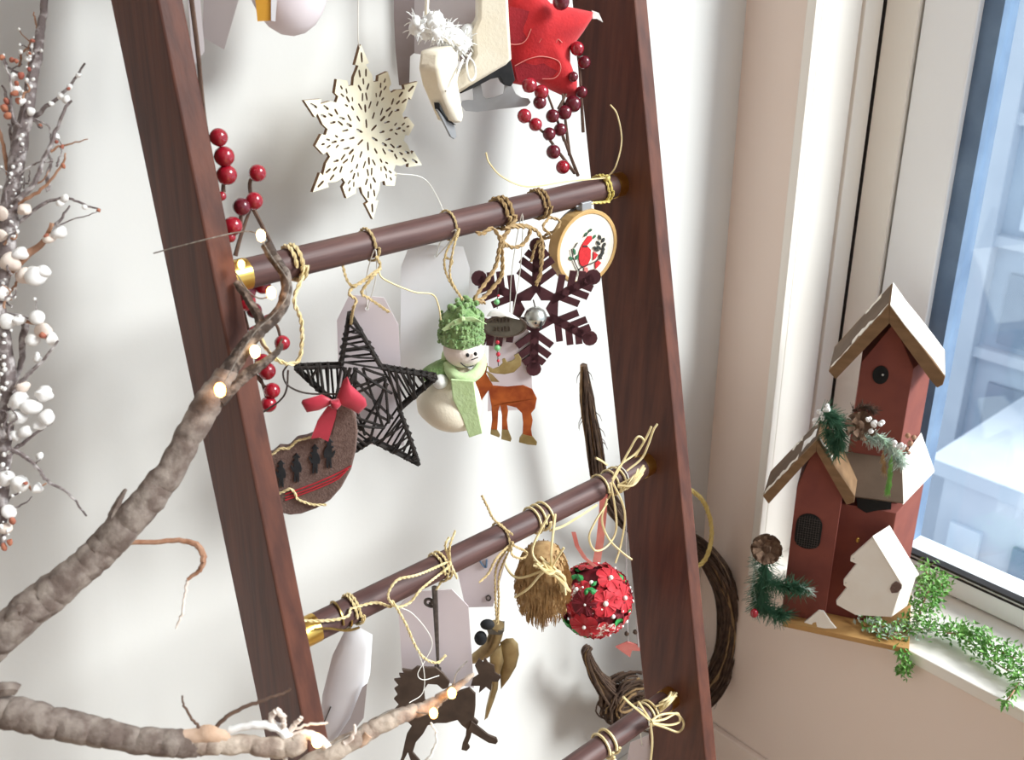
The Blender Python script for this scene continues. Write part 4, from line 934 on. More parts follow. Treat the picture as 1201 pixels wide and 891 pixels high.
for k in range(40):                                  # fuzz
    i = rr.randint(1, 76); tn = T_[i]; nx = tn.orthogonal().normalized(); ny = tn.cross(nx); a = rr.uniform(0, 6.28); d = nx*math.cos(a)+ny*math.sin(a); p0 = path[i]+d*rad[i]
    m.tube([p0, p0+d*.005+tn*.008, p0+d*.007+tn*.018], [.0008, .0006, .0003], 3)
build('vine_core', mc, 'vine', t, smooth=True)
build('vines', m, 'vine', t, smooth=True, kind='stuff'); build('pale_vines', m2, 'vine_light', t, smooth=True, kind='stuff')
cord('gold_rope', [catmull([onY(x, y, YW-d) for x, y, d in ((800, 640, .0), (812, 662, .022), (824, 660, .034), (833, 640, .034), (834, 615, .03), (826, 590, .026), (812, 576, .024), (800, 575, .024), (790, 590, .02))], 7)], .0042, 'rope_gold', t, strands=3)

# small hanging mobile between wreath and rail
F = facing(740, 720, .90, -40)
t = thing('bead_mobile', 'small grey and pink mobile with dark beads hanging beside the right rail', 'ornament', F.at(738, 772))
build('cords', MB().tube([F.at(734, 600), F.at(735, 690), F.at(737, 765)], .0010, 6).tube([F.at(742, 600), F.at(745, 690), F.at(749, 758)], .0022, 6), 'tag_grey', t)
build('pendant', MB().plate(F, F.poly([(722, 758), (736, 752), (752, 757), (755, 763), (741, 762), (739, 770), (730, 764)]), .003), 'ribbon_pink', t)
for x, y in ((735, 743), (745, 741)): build('bead', MB().ball(F.at(x, y), .0042, 10, 8), 'vine', t, smooth=True)
build('string', MB().tube([F.at(738, 602), F.at(738, 555), V((rung_x(2, 728), RUNG[2].y+.017, RUNG[2].z))], .0008, 5).tube(loop_pts(2, 728, .0008), .0008, 5), 'white_thread', t)

# bottom rung: bow and cloth roll
kb = V((rung_x(1, 764), RUNG[1].y-.012, RUNG[1].z+.014))
t = thing('raffia_bow', 'pale raffia bow tied round the lowest visible rung', 'bow', RUNG[1]+V((rung_x(1, 764), -.012, -.02)))
q = lambda *p: catmull([onY(x, y, .628) for x, y, d in p], 6)
BOW = ([q((764, 845, 1.20), (775, 838, 1.18), (793, 837, 1.17), (802, 848, 1.17), (796, 858, 1.17), (780, 853, 1.18), (765, 848, 1.20)), q((764, 846, 1.20), (780, 843, 1.18), (794, 836, 1.17), (797, 846, 1.17), (785, 850, 1.18), (766, 848, 1.2)), q((764, 846, 1.20), (750, 834, 1.19), (738, 824, 1.19), (731, 817, 1.19)), q((764, 846, 1.2), (755, 832, 1.19), (749, 823, 1.19)), loop_pts(1, 759, .0015, .004), loop_pts(1, 763, .0015, .004),
               q((763, 848, 1.2), (765, 870, 1.19), (763, 895, 1.18))] + tangle(6, [kb, kb+V((.010, -.006, .008)), kb+V((.026, -.004, .006))], .005, 2))
for i, w_ in enumerate(BOW): build('bow_loop' if i < 2 else 'strand', MB().tube(w_, .0016, 5), 'raffia', t, smooth=True)
F = facing(720, 900, .66, -40)
t = thing('cloth_roll', 'cream cloth roll hanging from the lowest visible rung at the bottom edge', 'cloth', F.at(715, 960))
m = MB()
for k, (x0, y0) in enumerate(((694, 884), (712, 880), (733, 884))):
    m.tube(catmull([F.at(x0-4, y0+2, .018), F.at(x0+6, y0-2, .026), F.at(x0+10, y0+40, .02), F.at(x0+6, y0+80, .01)], 5), lerp_list([.002, .006, .008, .007], 16), 8)
build('folds', m, 'felt_cream', t, smooth=True)
cord('hanging_cord', [loop_pts(1, 706, .0022, .006), loop_pts(1, 714, .0022, .006), [front(1, 710, -.010, .016), F.at(705, 890, .02)]], .002, 'raffia', t, strands=1)
F = facing(745, 900, .69, -40)
t, F, top = paper_tag('beige card hanging under the lowest visible rung at the bottom edge', [(736, 872), (770, 858), (768, 960), (736, 960)], .69, -40, 'tag_card', None, clip=.1)
cord('string', [[top, V((rung_x(1, 752), RUNG[1].y+.002, RUNG[1].z-.012))], loop_pts(1, 752, .0008)], .0008, 'white_thread', t, strands=1)

# ------------------------------------------------------------------ branches in the foreground
def wobble(pts, a, seedv):
    r = random.Random(seedv); return [p+V((r.uniform(-a, a), r.uniform(-a, a), r.uniform(-a, a))) for p in pts]
def limb(px, rads, n=8, w=.0012, seedv=1, seg=12):
    P = catmull([deep(*p) for p in px], n); P = wobble(P, w, seedv); return P, lerp_list(rads, len(P))
# big branch rising to the left rail
t = thing('driftwood_branch', 'thick bare brown branch rising from lower left across the left ladder rail', 'branch', deep(-30, 800, .80), 'bare foreground branches')
P, r = limb([(-60, 800, 0.775), (0, 745, 0.781), (55, 700, 0.791), (110, 655, 0.802), (150, 612, 0.808), (190, 565, 0.814), (220, 515, 0.819), (245, 470, 0.825), (268, 435, 0.830)], [.0148, .0146, .0142, .0138, .0138, .0125, .0115, .011, .0095])
build('trunk', MB().bark(P, r, 20, .15, P[0].x*31), 'bark', t, smooth=True)
def sub(name, px, rads, mt, seedv=3, w=.0007, **k):
    P, r = limb(px, rads, 6, w, seedv); return build(name, MB().bark(P, r, 9, .16, seedv*1.7) if max(r) > .0028 else MB().tube(P, r, 7), mt, t, smooth=True, **k)
sub('fork', [(262, 445, 0.830), (285, 412, 0.836), (302, 390, 0.841), (322, 372, 0.847), (334, 350, 0.849), (335, 325, 0.852), (322, 303, 0.855), (312, 285, 0.855)], [.0085, .007, .0058, .0052, .005, .005, .0052, .0048], 'bark_dark')
sub('fork', [(258, 470, 0.825), (280, 448, 0.830), (300, 432, 0.833), (318, 420, 0.836), (330, 404, 0.841)], [.006, .0052, .0046, .003, .002], 'bark_dark')
sub('fork', [(277, 330, 0.857), (292, 352, 0.855), (303, 372, 0.852), (310, 388, 0.847)], [.003, .0036, .004, .0042], 'bark_dark')
sub('stub', [(128, 625, 0.805), (135, 600, 0.802), (147, 573, 0.800)], [.006, .0035, .0012], 'bark')
sub('stub', [(12, 738, 0.781), (18, 722, 0.775), (26, 716, 0.775)], [.009, .007, .006], 'bark')
sub('twig', [(142, 635, 0.808), (175, 636, 0.814), (215, 634, 0.819), (232, 641, 0.819), (239, 655, 0.819), (234, 668, 0.819), (220, 680, 0.819)], [.0022, .002, .0022, .0026, .0026, .0020, .0014], 'twig_red')
sub('bark_strip', [(220, 680, 0.819), (217, 700, 0.819), (213, 720, 0.819), (206, 738, 0.819)], [.0013, .001, .0012, .0007], 'pod_cream')
sub('twig', [(303, 395, 0.841), (318, 415, 0.838), (326, 408, 0.838), (331, 398, 0.841)], [.0012, .0011, .0011, .001], 'stem_dark')

# lower branch from the left edge to the rail
t = thing('driftwood_branch', 'thick grey branch low at the left edge, peeled and frayed at its tip', 'branch', deep(-30, 840, .74), 'bare foreground branches')
P, r = limb([(-60, 815, .74), (0, 832, .745), (55, 845, .75), (110, 858, .755), (165, 868, .76), (210, 872, .765), (240, 872, .77)], [.0125, .012, .0115, .0108, .0105, .010, .0095], seedv=9)
build('trunk', MB().bark(P, r, 20, .15, P[0].x*31), 'bark', t, smooth=True)
sub('peeled_wood', [(228, 872, .768), (260, 872, .77), (290, 873, .775), (325, 876, .78), (352, 872, .785)], [.0095, .0085, .0075, .009, .0075], 'bark_pale', 5, .0012)
sub('peeled_wood', [(215, 864, .765), (248, 862, .766), (268, 866, .77)], [.005, .007, .004], 'peeled', 7)
sub('stub', [(-12, 812, .74), (6, 808, .74), (20, 808, .742)], [.006, .0055, .004], 'bark')
sub('twig', [(238, 856, .766), (228, 846, .765), (217, 830, .765), (213, 816, .765)], [.0014, .0011, .001, .0006], 'stem_dark')
sub('twig', [(250, 856, .768), (270, 838, .77), (300, 824, .775), (322, 817, .78), (341, 808, .785)], [.0018, .0017, .0015, .0012, .001], 'stem_dark')
sub('fork', [(270, 855, .772), (295, 850, .775), (322, 852, .778), (340, 866, .785)], [.003, .0036, .004, .004], 'snow_stuck', 8)
sub('fork', [(335, 868, .785), (355, 860, .79), (372, 866, .795), (384, 876, .80)], [.0035, .004, .0045, .004], 'pod_cream', 8)
sub('twig', [(333, 866, .785), (345, 850, .785), (353, 842, .785)], [.0025, .002, .0018], 'pod_cream', 4)
sub('twig', [(338, 858, .785), (360, 850, .79), (384, 848, .795)], [.0012, .0011, .0010], 'pod_cream', 4)
sub('curl', [(322, 852, .778), (318, 840, .776), (325, 834, .775), (332, 840, .775), (333, 852, .777)], [.0022, .0024, .0026, .0022, .002], 'pod_cream', 4)
sub('twig', [(328, 880, .782), (334, 890, .782), (336, 905, .782)], [.002, .002, .0016], 'pod_cream', 4)
# right end branch
t = thing('driftwood_branch', 'pale peeling branch with lit bulbs rising across the metal horse', 'branch', deep(330, 925, .82), 'bare foreground branches')
P, r = limb([(300, 935, .82), (345, 908, .825), (385, 884, .83), (425, 862, .84), (465, 840, .85), (490, 832, .86), (512, 822, .865), (535, 806, .87), (556, 790, .875)], [.0085, .0085, .0082, .0078, .0070, .0062, .0052, .0036, .0015], seedv=4, w=.001)
build('trunk', MB().bark(P, r, 16, .16, 3.3), 'bark_pale', t, smooth=True)
sub('flake', [(432, 862, .835), (424, 872, .835), (418, 876, .835)], [.004, .003, .001], 'peeled', 5)
sub('twig', [(505, 848, .86), (512, 860, .86), (508, 880, .86), (498, 895, .86)], [.0009, .001, .0012, .0014], 'white_thread', 5)
sub('twig', [(400, 876, .83), (414, 862, .828), (416, 850, .828)], [.0025, .0018, .001], 'pod_cream', 5)

# ------------------------------------------------------------------ fairy lights
bulb_src = []
def lights(label, wires, bulbs, base):
    t = thing('fairy_lights', label, 'string lights', base, 'fairy lights on the branches')
    for w_ in wires: build('wire', MB().tube(catmull([deep(*p) for p in w_], 6), .0006, 5), 'wire_twist', t, smooth=True)
    for x, y, d, k, s in bulbs:
        c = deep(x, y, d); m = MB().lathe(c, [(.0008, -.0042), (.0024, -.003), (.003, -.0006), (.0029, .0016), (.0018, .0034), (.0006, .004)], 12)
        if s != 1: m.v = [c+(p-c)*s for p in m.v]
        build('bulb', m, k, t, smooth=True)
    return t
lights('warm fairy lights wound round the tip of the thick left branch',
       [[(180, 297, 0.83), (205, 290, 0.826), (240, 281, 0.826), (270, 274, 0.840), (290, 271, 0.843), (303, 274, 0.843)], [(303, 274, 0.843), (318, 300, 0.837), (338, 330, 0.835), (334, 352, 0.832), (318, 372, 0.829), (300, 388, 0.824), (282, 415, 0.818), (268, 440, 0.810), (258, 457, 0.804)], [(277, 320, 0.843), (290, 340, 0.837), (305, 350, 0.835), (322, 345, 0.835)]],
       [(258, 457, 0.803, 'lamp_glow', 1.5), (318, 343, 0.832, 'lamp_glow', 1.3), (306, 276, 0.840, 'lamp_cool', 1.3), (299, 412, 0.832, 'lamp_cool', 1.4), (283, 310, 0.848, 'lamp_glow', 1.0)], deep(258, 470, .88))
lights('warm fairy lights on the pale branch in front of the metal horse',
       [[(384, 876, .80), (420, 856, .835), (460, 832, .845), (495, 836, .855), (508, 835, .852), (520, 822, .86), (530, 812, .862), (535, 790, .87), (548, 775, .88)]],
       [(508.5, 836, .848, 'lamp_glow', 1.2), (530, 812.5, .858, 'lamp_glow', 1.25), (372, 868, .785, 'lamp_cool', 1.5)], deep(450, 880, .84))

# ------------------------------------------------------------------ frosted branch at the left edge
t = thing('frosted_branch', 'snow dusted twiggy branch with cream pods standing along the left edge', 'branch', deep(0, 660, .84))
def fb(name, px, rads, mt, seedv=3, d=.84, w=.0008):
    P, r = limb([(x, y, d+(z[0] if z else 0)) for x, y, *z in px], rads, 5, w, seedv); build(name, MB().bark(P, r, 10, .2, seedv) if max(r) > .003 else MB().tube(P, r, 6), mt, t, smooth=True)
fb('stem', [(56, -20), (50, 25), (45, 55), (38, 92), (32, 125), (24, 160), (18, 200), (12, 240), (8, 290), (0, 330), (-8, 380)], [.0028, .0034, .004, .0046, .0055, .0064, .0068, .007, .0072, .0074, .0075], 'bark_frost')
fb('stem', [(-5, 350), (4, 400), (9, 440), (8, 480), (6, 530), (4, 580), (3, 640)], [.006, .0062, .0062, .006, .0052, .004, .002], 'bark_frost', 5)
for i, (px, r0) in enumerate(([[(46, 42), (42, 28), (39, 14)], .0014], [[(36, 142), (55, 125), (78, 105), (100, 74)], .0024], [[(20, 235), (40, 215), (55, 180), (65, 155), (78, 125), (84, 118)], .0026], [[(18, 240), (45, 225), (60, 210), (75, 190), (76, 180)], .0018], [[(14, 265), (50, 240), (60, 235), (80, 232), (100, 240), (118, 246)], .0018], [[(48, 150), (40, 140), (56, 148), (60, 165)], .0012], [[(60, 178), (68, 172), (85, 168), (104, 163)], .0012], [[(18, 150), (10, 120), (3, 100)], .0022], [[(25, 150), (14, 135), (12, 95), (4, 70)], .0016], [[(10, 205), (4, 170), (-4, 140)], .0022], [[(14, 175), (12, 150), (10, 145)], .0016], [[(24, 203), (35, 195), (48, 190), (62, 190)], .0012], [[(22, 230), (35, 220), (50, 212), (58, 200)], .0012], [[(57, 225), (56, 205), (60, 190), (58, 182)], .0022], [[(66, 195), (70, 185), (72, 172), (68, 162)], .001], [[(8, 320), (22, 308), (30, 300), (50, 285), (62, 262)], .0042], [[(58, 272), (70, 258), (82, 240)], .0020], [[(62, 268), (85, 258), (105, 252), (116, 247)], .0008], [[(2, 345), (18, 335), (20, 320)], .0018], [[(0, 370), (28, 375), (26, 400), (24, 430), (14, 455)], .0038], [[(16, 460), (32, 440), (48, 425), (68, 400)], .0022], [[(30, 376), (48, 382), (64, 398)], .0016], [[(6, 540), (20, 525), (32, 515), (60, 495)], .0024], [[(14, 528), (28, 535), (45, 550), (55, 563), (80, 578), (102, 605)], .0021], [[(5, 560), (25, 562), (40, 575), (55, 566)], .0016], [[(10, 600), (28, 590), (38, 582)], .001], [[(30, 535), (40, 543), (48, 538)], .001], [[(36, 92), (34, 75), (32, 62), (36, 48)], .0009], [[(12, 95), (16, 80), (25, 76), (22, 66)], .0008])):
    n = len(px); fb('twig', px, lerp_list([r0, r0*.4], n), 'bark_frost' if i % 3 else 'twig_red', 10+i, .84+.010*math.sin(i*2.1), .0006)
rs_ = random.Random(21)
def blob(name, x, y, rad, mt, sq=1.0, d=.835):
    c = deep(x, y, d); m = MB(); m.ball((0, 0, 0), 1, 14, 10); rad *= .82 if name != 'bud' else .62; A = [(rs_.uniform(-1, 1), rs_.uniform(-1, 1), rs_.uniform(-1, 1)) for _ in range(3)]
    m.v = [c+V((p.x, p.y, p.z*sq))*rad*(1+.20*math.sin(2.4*(V(A[0]).dot(p)))+.12*math.sin(4*V(A[1]).dot(p)+1)) for p in m.v]
    build(name, m, mt, t, smooth=True)
for x, y, r_, k in ((68, 273, .0085, 0), (58, 278, .007, 1), (40, 322, .010, 0), (48, 318, .008, 0), (30, 325, .008, 1), (14, 308, .009, 1), (24, 298, .008, 0), (8, 375, .008, 0), (20, 376, .007, 0), (44, 374, .007, 0), (52, 386, .008, 1), (60, 398, .006, 0), (38, 400, .007, 0), (44, 420, .005, 0), (50, 462, .0085, 0), (28, 452, .007, 1), (24, 470, .010, 0), (34, 478, .010, 0), (20, 488, .009, 0), (54, 490, .008, 0), (45, 498, .007, 0), (30, 505, .007, 0), (18, 512, .006, 0), (6, 562, .008, 0), (22, 566, .008, 0), (42, 573, .006, 0), (12, 600, .007, 0), (8, 620, .006, 1), (28, 246, .007, 1), (2, 250, .007, 1), (2, 275, .006, 1), (3, 345, .007, 0), (46, 535, .004, 0), (82, 102, .003, 0), (70, 112, .0035, 0), (92, 88, .003, 0), (60, 122, .003, 0), (78, 118, .004, 0), (66, 160, .004, 0), (76, 232, .004, 0), (70, 238, .004, 0), (20, 105, .005, 0), (26, 118, .005, 0), (16, 90, .004, 0), (36, 130, .004, 0), (33, 70, .003, 0), (46, 200, .003, 0), (100, 243, .003, 0)):
    blob('snow_clump' if not k else 'pod', x, y, r_, 'snow_stuck' if not k else 'pod_cream', rs_.uniform(.7, 1.1))
rt = random.Random(44); fz = MB()
for k in range(26):                                  # fine side twigs
    y0 = rt.uniform(70, 600); x0 = max(-4, 40-y0*.13 if y0 < 300 else 6)+rt.uniform(-8, 10); a = rt.uniform(-2.6, -.5); L = rt.uniform(18, 46)
    px = [(x0, y0), (x0+L*.4*math.cos(a), y0+L*.4*math.sin(a)), (x0+L*.7*math.cos(a+.3), y0+L*.7*math.sin(a+.3)), (x0+L*math.cos(a-.15), y0+L*math.sin(a-.15))]
    fb('twig', px, [.0011, .0009, .0007, .0004], 'bark_frost' if k % 4 else 'twig_red', 60+k, .84+rt.uniform(-.02, .015), .0005)
    for q in px[1:]: fz.ball(deep(q[0]+rt.uniform(-2, 2), q[1]+rt.uniform(-3, 1), .835), rt.uniform(.0008, .0020), 6, 5)
for k in range(60):
    y0 = rt.uniform(60, 640); x0 = (46-y0*.14 if y0 < 300 else 5)+rt.uniform(-5, 7); fz.ball(deep(x0, y0, .832), rt.uniform(.0008, .0022), 6, 5)
build('frost', fz, 'snow_stuck', t, smooth=True, kind='stuff')
for x, y, r_ in ((3, 67, .004), (14, 70, .003), (19, 72, .003), (38, 48, .003), (24, 88, .004), (20, 98, .003), (18, 110, .005), (22, 118, .004), (5, 128, .005), (10, 136, .005), (8, 118, .004), (35, 62, .002), (34, 81, .0025), (48, 148, .0025), (72, 172, .003), (74, 195, .003), (66, 166, .0025), (80, 104, .0025), (116, 247, .003), (56, 277, .004), (50, 392, .005), (12, 635, .004), (14, 610, .004), (4, 642, .004), (30, 567, .003)):
    blob('bud', x, y, r_, 'bud_orange', rs_.uniform(.8, 1.4), .832)
# ------------------------------------------------------------------ birdhouse on the sill
BN = V((-.885, -.466, 0)).normalized()
O = onZ(918, 729, SILL+.010)
def BF(c): return Frame(O+BN*c, BN)
t = thing('birdhouse', 'red wooden birdhouse with tall tower and small gable house standing on the window sill', 'birdhouse', V((O.x+.08, O.y-.02, SILL)))
F0 = BF(0)
aR = F0.px(1066, 763)[0]
def block(a0, a1, b0, b1, c0, c1, flare0=0.0, flare1=0.0, F=F0):
    """box in the birdhouse frame, optionally widening to the back"""
    p = [F.w(a0, b0, c0), F.w(a1, b0, c0), F.w(a1+flare1, b0, c1), F.w(a0-flare0, b0, c1), F.w(a0, b1, c0), F.w(a1, b1, c0), F.w(a1+flare1, b1, c1), F.w(a0-flare0, b1, c1)]
    return p
build('base', MB().hexa(block(0, aR, -.010, 0, 0, -.17)), 'base_wood', t, bevel=.001)
# tower
FT = BF(-.085)
q = FT.poly([(1007, 418), (1070, 428), (1043, 378), (1001, 505), (1061, 512)])
aL, aRr = FT.px(1004, 470)[0], FT.px(1065, 470)[0]; bE = (FT.px(1038, 425)[1]); bA = FT.px(1043, 378)[1]; am = (aL+aRr)/2
tw = MB(); bz = 0.0
fl = .030; dp = -.085
fr = [(aL, bz), (aRr, bz), (aRr, bE-.004), (am, bA), (aL, bE-.004)]
bk = [(aL-.002, bz), (aRr+fl, bz), (aRr+fl, bE-.004), (am+.014, bA), (aL-.002, bE-.004)]
vs = [FT.w(a, b, 0) for a, b in fr]+[FT.w(a, b, dp) for a, b in bk]
tw.add(vs, [(4, 3, 2, 1, 0), (5, 6, 7, 8, 9), (0, 1, 6, 5), (1, 2, 7, 6), (2, 3, 8, 7), (3, 4, 9, 8), (4, 0, 5, 9)])
build('tower', tw, 'house_red', t, bevel=.001)
C3 = lambda pts: crop(940, 330, 5.939, pts)
FRf = BF(-.060)
lp = FRf.poly(C3([(615, 160), (188, 625), (238, 682), (612, 292)])); rp = FRf.poly(C3([(615, 160), (1002, 665), (985, 720), (945, 742), (900, 690), (612, 292)]))
FRm = BF(-.060-.052)
def roofplate(pts, F, dep): 
    return MB().plate(F, pts, dep, c0=-dep/2)
for pts in (lp, rp):
    build('roof_board', roofplate(pts, FRf, .105), 'house_wood', t, bevel=.001)
# pale worn paint strips on the left roof board and sunlight painted on the right as a white skin
def strip(pts, F, mt, c0, c1, lift=.0012, name='paint_patch'):
    vs = []; n = len(pts)
    A = [F.w(a, b+lift, c0+rnd(-.006, .006)) for a, b in pts]; B = [F.w(a, b+lift, c1+rnd(-.006, .006)) for a, b in pts]
    A2 = [p-V((0, 0, lift*1.3)) for p in A]; B2 = [p-V((0, 0, lift*1.3)) for p in B]
    m = MB(); vs = A+B+A2+B2; fs = []
    for i in range(n-1): fs += [(i, i+1, n+i+1, n+i), (2*n+i, 3*n+i, 3*n+i+1, 2*n+i+1), (i, 2*n+i, 2*n+i+1, i+1), (n+i, n+i+1, 3*n+i+1, 3*n+i)]
    fs += [(0, n, 3*n, 2*n), (n-1, 3*n-1, 4*n-1, 2*n-1)]
    m.add(vs, fs); build(name, m, mt, t)
def along(p, q, u0, u1, n=6): return [(p[0]+(q[0]-p[0])*(u0+(u1-u0)*i/n), p[1]+(q[1]-p[1])*(u0+(u1-u0)*i/n)) for i in range(n+1)]
strip(along(lp[0], lp[1], .03, .30, 5), FRf, 'house_white', -.004, -.012); strip(along(lp[0], lp[1], .30, .62, 6), FRf, 'house_white', -.008, -.024); strip(along(lp[0], lp[1], .62, .97, 6), FRf, 'house_white', -.004, -.010)
strip(along(lp[0], lp[1], .02, .99, 3), FRf, 'house_roof', -.016, -.100, .0008, 'roof_skin')
strip(along(lp[0], lp[1], .18, .45, 5), FRf, 'house_white', -.094, -.104, .0016)
strip(along(rp[0], rp[1], .01, .99, 4), FRf, 'house_white', -.001, -.104, .0016, 'roof_skin')
FH = BF(-.0845)
hc = FH.px(*C3([(551, 650)])[0]); hr = 60/5.939*.00137
build('entry_hole', MB().plate(FH, [(hc[0]+hr*.85*math.cos(k*.314), hc[1]+hr*1.1*math.sin(k*.314)) for k in range(20)], .002, c0=.0006), 'mesh_black', t)
build('perch_screw', MB().ball(FH.w(hc[0]+.003, hc[1]+.002, .003), .0022, 8, 6), 'bell_metal', t, smooth=True)
# lower block under a hipped skirt roof
FL = BF(-.050)
l0, l1 = FL.px(968, 650)[0], FL.px(1043, 650)[0]; lt = FL.px(1030, 598)[1]
build('lower_block', MB().hexa(block(l0, l1, 0, lt, 0, -.115, 0, .040, FL)), 'house_red', t, bevel=.001)
s0 = FL.at(984, 576, .010); s1 = FL.at(1060, 586, .010); u0 = FT.at(985, 528, .001); u1 = FT.at(1058, 538, .001)
th = FL.n*-.004+V((0, 0, -.004))
build('skirt_roof', MB().hexa([s0+th, s1+th, u1+th, u0+th, s0, s1, u1, u0]), 'house_roof', t, bevel=.0008)
e1 = FL.w(l1+.052, FL.px(1060, 586)[1]+.006, -.105); e0 = FT.w(aRr+fl+.001, FT.px(1058, 538)[1]+.016, -.075)
th2 = V((-.002, 0, -.004))
build('skirt_roof', MB().hexa([s1+th2, e1+th2, e0+th2, u1+th2, s1, e1, e0, u1]), 'house_white', t, bevel=.0008)  # white instead of the roof brown paints the sunlight on this slope
build('slot', MB().plate(BF(-.0495), BF(-.0495).poly([(1004, 580), (1046, 584), (1045, 597), (1030, 598), (1016, 601), (1006, 595)]), .002), 'mesh_black', t)
build('shed_side', MB().hexa(block(FL.px(985, 650)[0], l1, lt-.001, FT.px(1030, 545)[1], -.030, -.10, 0, .02, FL)), 'house_red', t)
# small gable house
FS = BF(-.022)
g0, g1 = FS.px(925, 650)[0], FS.px(978, 650)[0]; gb = FS.px(950, 573)[1]; gm_ = FS.px(955, 525)
fr = [(g0, 0), (g1, 0), (g1, gb), (gm_[0], gm_[1]), (g0, gb)]
vs = [FS.w(a, b, 0) for a, b in fr]+[FS.w(a, b, -.075) for a, b in fr]
build('small_house', MB().add(vs, [(4, 3, 2, 1, 0), (5, 6, 7, 8, 9), (0, 1, 6, 5), (1, 2, 7, 6), (2, 3, 8, 7), (3, 4, 9, 8), (4, 0, 5, 9)]), 'house_red', t, bevel=.001)
FQ = BF(-.004); C9 = lambda pts: crop(890, 470, 5.459, pts)
lq = FQ.poly(C9([(372, 250), (25, 610), (62, 660), (368, 322)])); rq = FQ.poly(C9([(372, 250), (615, 610), (610, 650), (560, 665), (368, 322)]))
for pts in (lq, rq): build('roof_board', MB().plate(FQ, pts, .085, c0=-.0425), 'house_wood', t, bevel=.001)
strip(along(lq[0], lq[1], .02, .99, 3), FQ, 'house_roof', -.010, -.080, .0008, 'roof_skin')
strip(along(lq[0], lq[1], .35, .70, 6), FQ, 'house_white', -.006, -.016); strip(along(lq[0], lq[1], .62, .97, 6), FQ, 'house_white', -.003, -.012); strip(along(lq[0], lq[1], .05, .30, 5), FQ, 'snow_stuck', -.022, -.05, .002)
strip(along(lq[0], lq[1], .35, .55, 5), FQ, 'house_white', -.070, -.082, .0016); strip(along(rq[0], rq[1], .05, .40, 4), FQ, 'house_white', -.010, -.018)
# arched mesh window
FM = BF(-.0215); w0 = FM.px(948, 624); wr = .0205; hh = .027
arch = [(w0[0]+wr*math.cos(a), w0[1]+hh*.55+wr*math.sin(a)) for a in [k*math.pi/10 for k in range(11)]]+[(w0[0]-wr*math.cos(a), w0[1]-hh*.55-wr*.8*math.sin(a)) for a in [k*math.pi/10 for k in range(11)]]
wo = build('mesh_window', MB().plate(FM, arch, .002, c0=.0004), 'mesh_black', t)
m = MB()
for k in range(-4, 5): m.tube([FM.w(w0[0]+k*.0040, w0[1]-hh*.5-math.sqrt(max(0, wr**2-(k*.004)**2))*.75, .0018), FM.w(w0[0]+k*.0040, w0[1]+hh*.5+math.sqrt(max(0, wr**2-(k*.004)**2))*.9, .0018)], .00035, 4)
for k in range(-6, 7): m.tube([FM.w(w0[0]-wr*.86, w0[1]+k*.0044, .0018), FM.w(w0[0]+wr*.86, w0[1]+k*.0044, .0018)], .00035, 4)
build('wire_mesh', m, 'wire_dark', wo)
FD = BF(-.0495); build('brass_bead', MB().ball(FD.at(1006, 632, .003), (.003, .003, .005), 8, 6), 'brass', t, smooth=True)
# white tree-shaped house
C7 = lambda pts: crop(860, 600, 5.004, pts)
FW = BF(-.006)
tf = FW.poly(C7([(818, 148), (690, 262), (688, 285), (725, 300), (648, 398), (648, 425), (668, 440), (605, 518), (608, 540), (720, 600), (930, 612), (990, 432), (965, 388)]))
build('tree_front', MB().plate(FW, tf, .006), 'house_white', t, bevel=.0008)
rf = FW.poly(C7([(818, 148), (832, 138), (1003, 425), (990, 435)]))
m = MB(); m.plate(FW, rf, .006)
p0, p1 = [FW.at(*C7([p])[0], .004) for p in ((816, 146), (992, 434))]; bkv = FW.n*-.042+FW.r*.024; tv = V((0, 0, .004))
build('tree_roof', MB().hexa([p0, p1, p1+bkv, p0+bkv, p0+tv, p1+tv, p1+bkv+tv, p0+bkv+tv]), 'house_white', t, bevel=.0008)
p2 = FW.at(*C7([(985, 440)])[0], 0); p3 = FW.at(*C7([(935, 612)])[0], 0)
build('tree_side', MB().hexa([p3, p2, p2+bkv*.9, p3+bkv*.9, p3-FW.r*.006, p2-FW.r*.006, p2+bkv*.9-FW.r*.006, p3+bkv*.9-FW.r*.006]), 'house_white', t)
build('side_hole', MB().plate(FW, FW.poly(C7([(955, 400), (985, 415), (990, 440), (965, 465), (930, 468), (920, 445), (930, 420)])), .002, c0=.0036), 'felt_brown', t)
m = MB()
for x, y in ((708, 268), (662, 410)): m.ball(FW.at(*C7([(x, y)])[0], .0035), .0011, 6, 5)
build('nail', m, 'bell_metal', t)
# small white tree lying on the base edge
FZ = BF(.004); build('tiny_tree', MB().plate(FZ, FZ.poly(C7([(415, 655), (500, 585), (530, 590), (570, 650), (605, 690), (540, 690), (490, 680), (485, 652), (468, 655), (460, 668)])), .004, c0=-.004), 'house_white', t, bevel=.0006)

# greenery wired to the birdhouse
def needles(px_axis, n, ln, F, c, mt, name, seedv, spread=1.0, rad=.0006, droop=.3):
    r = random.Random(seedv); P = catmull([F.at(x, y, c) for x, y in px_axis], 6); m = MB()
    for i in range(n):
        k = r.randint(0, len(P)-2); p = P[k].lerp(P[k+1], r.random()); tn = (P[k+1]-P[k]).normalized()
        d = (V((r.uniform(-1, 1), r.uniform(-1, 1), r.uniform(-1, 1))).normalized()*spread+tn*.7+V((0, 0, -droop))).normalized(); L = ln*r.uniform(.6, 1.15)
        m.tube([p, p+d*L*.5+V((0, 0, -.0006)), p+d*L], [rad, rad, rad*.4], 3, cap=False)
    m.tube(P, .0011, 5)
    return build(name, m, mt, t, kind='stuff')
FG = BF(.006)
needles([(900, 640), (897, 665), (893, 690), (890, 712)], 700, .030, FG, -.01, 'pine', 'pine_needles', 1, 1.0, .0007)
needles([(890, 705), (905, 716), (920, 720)], 360, .026, FG, .0, 'pine', 'pine_needles', 2)
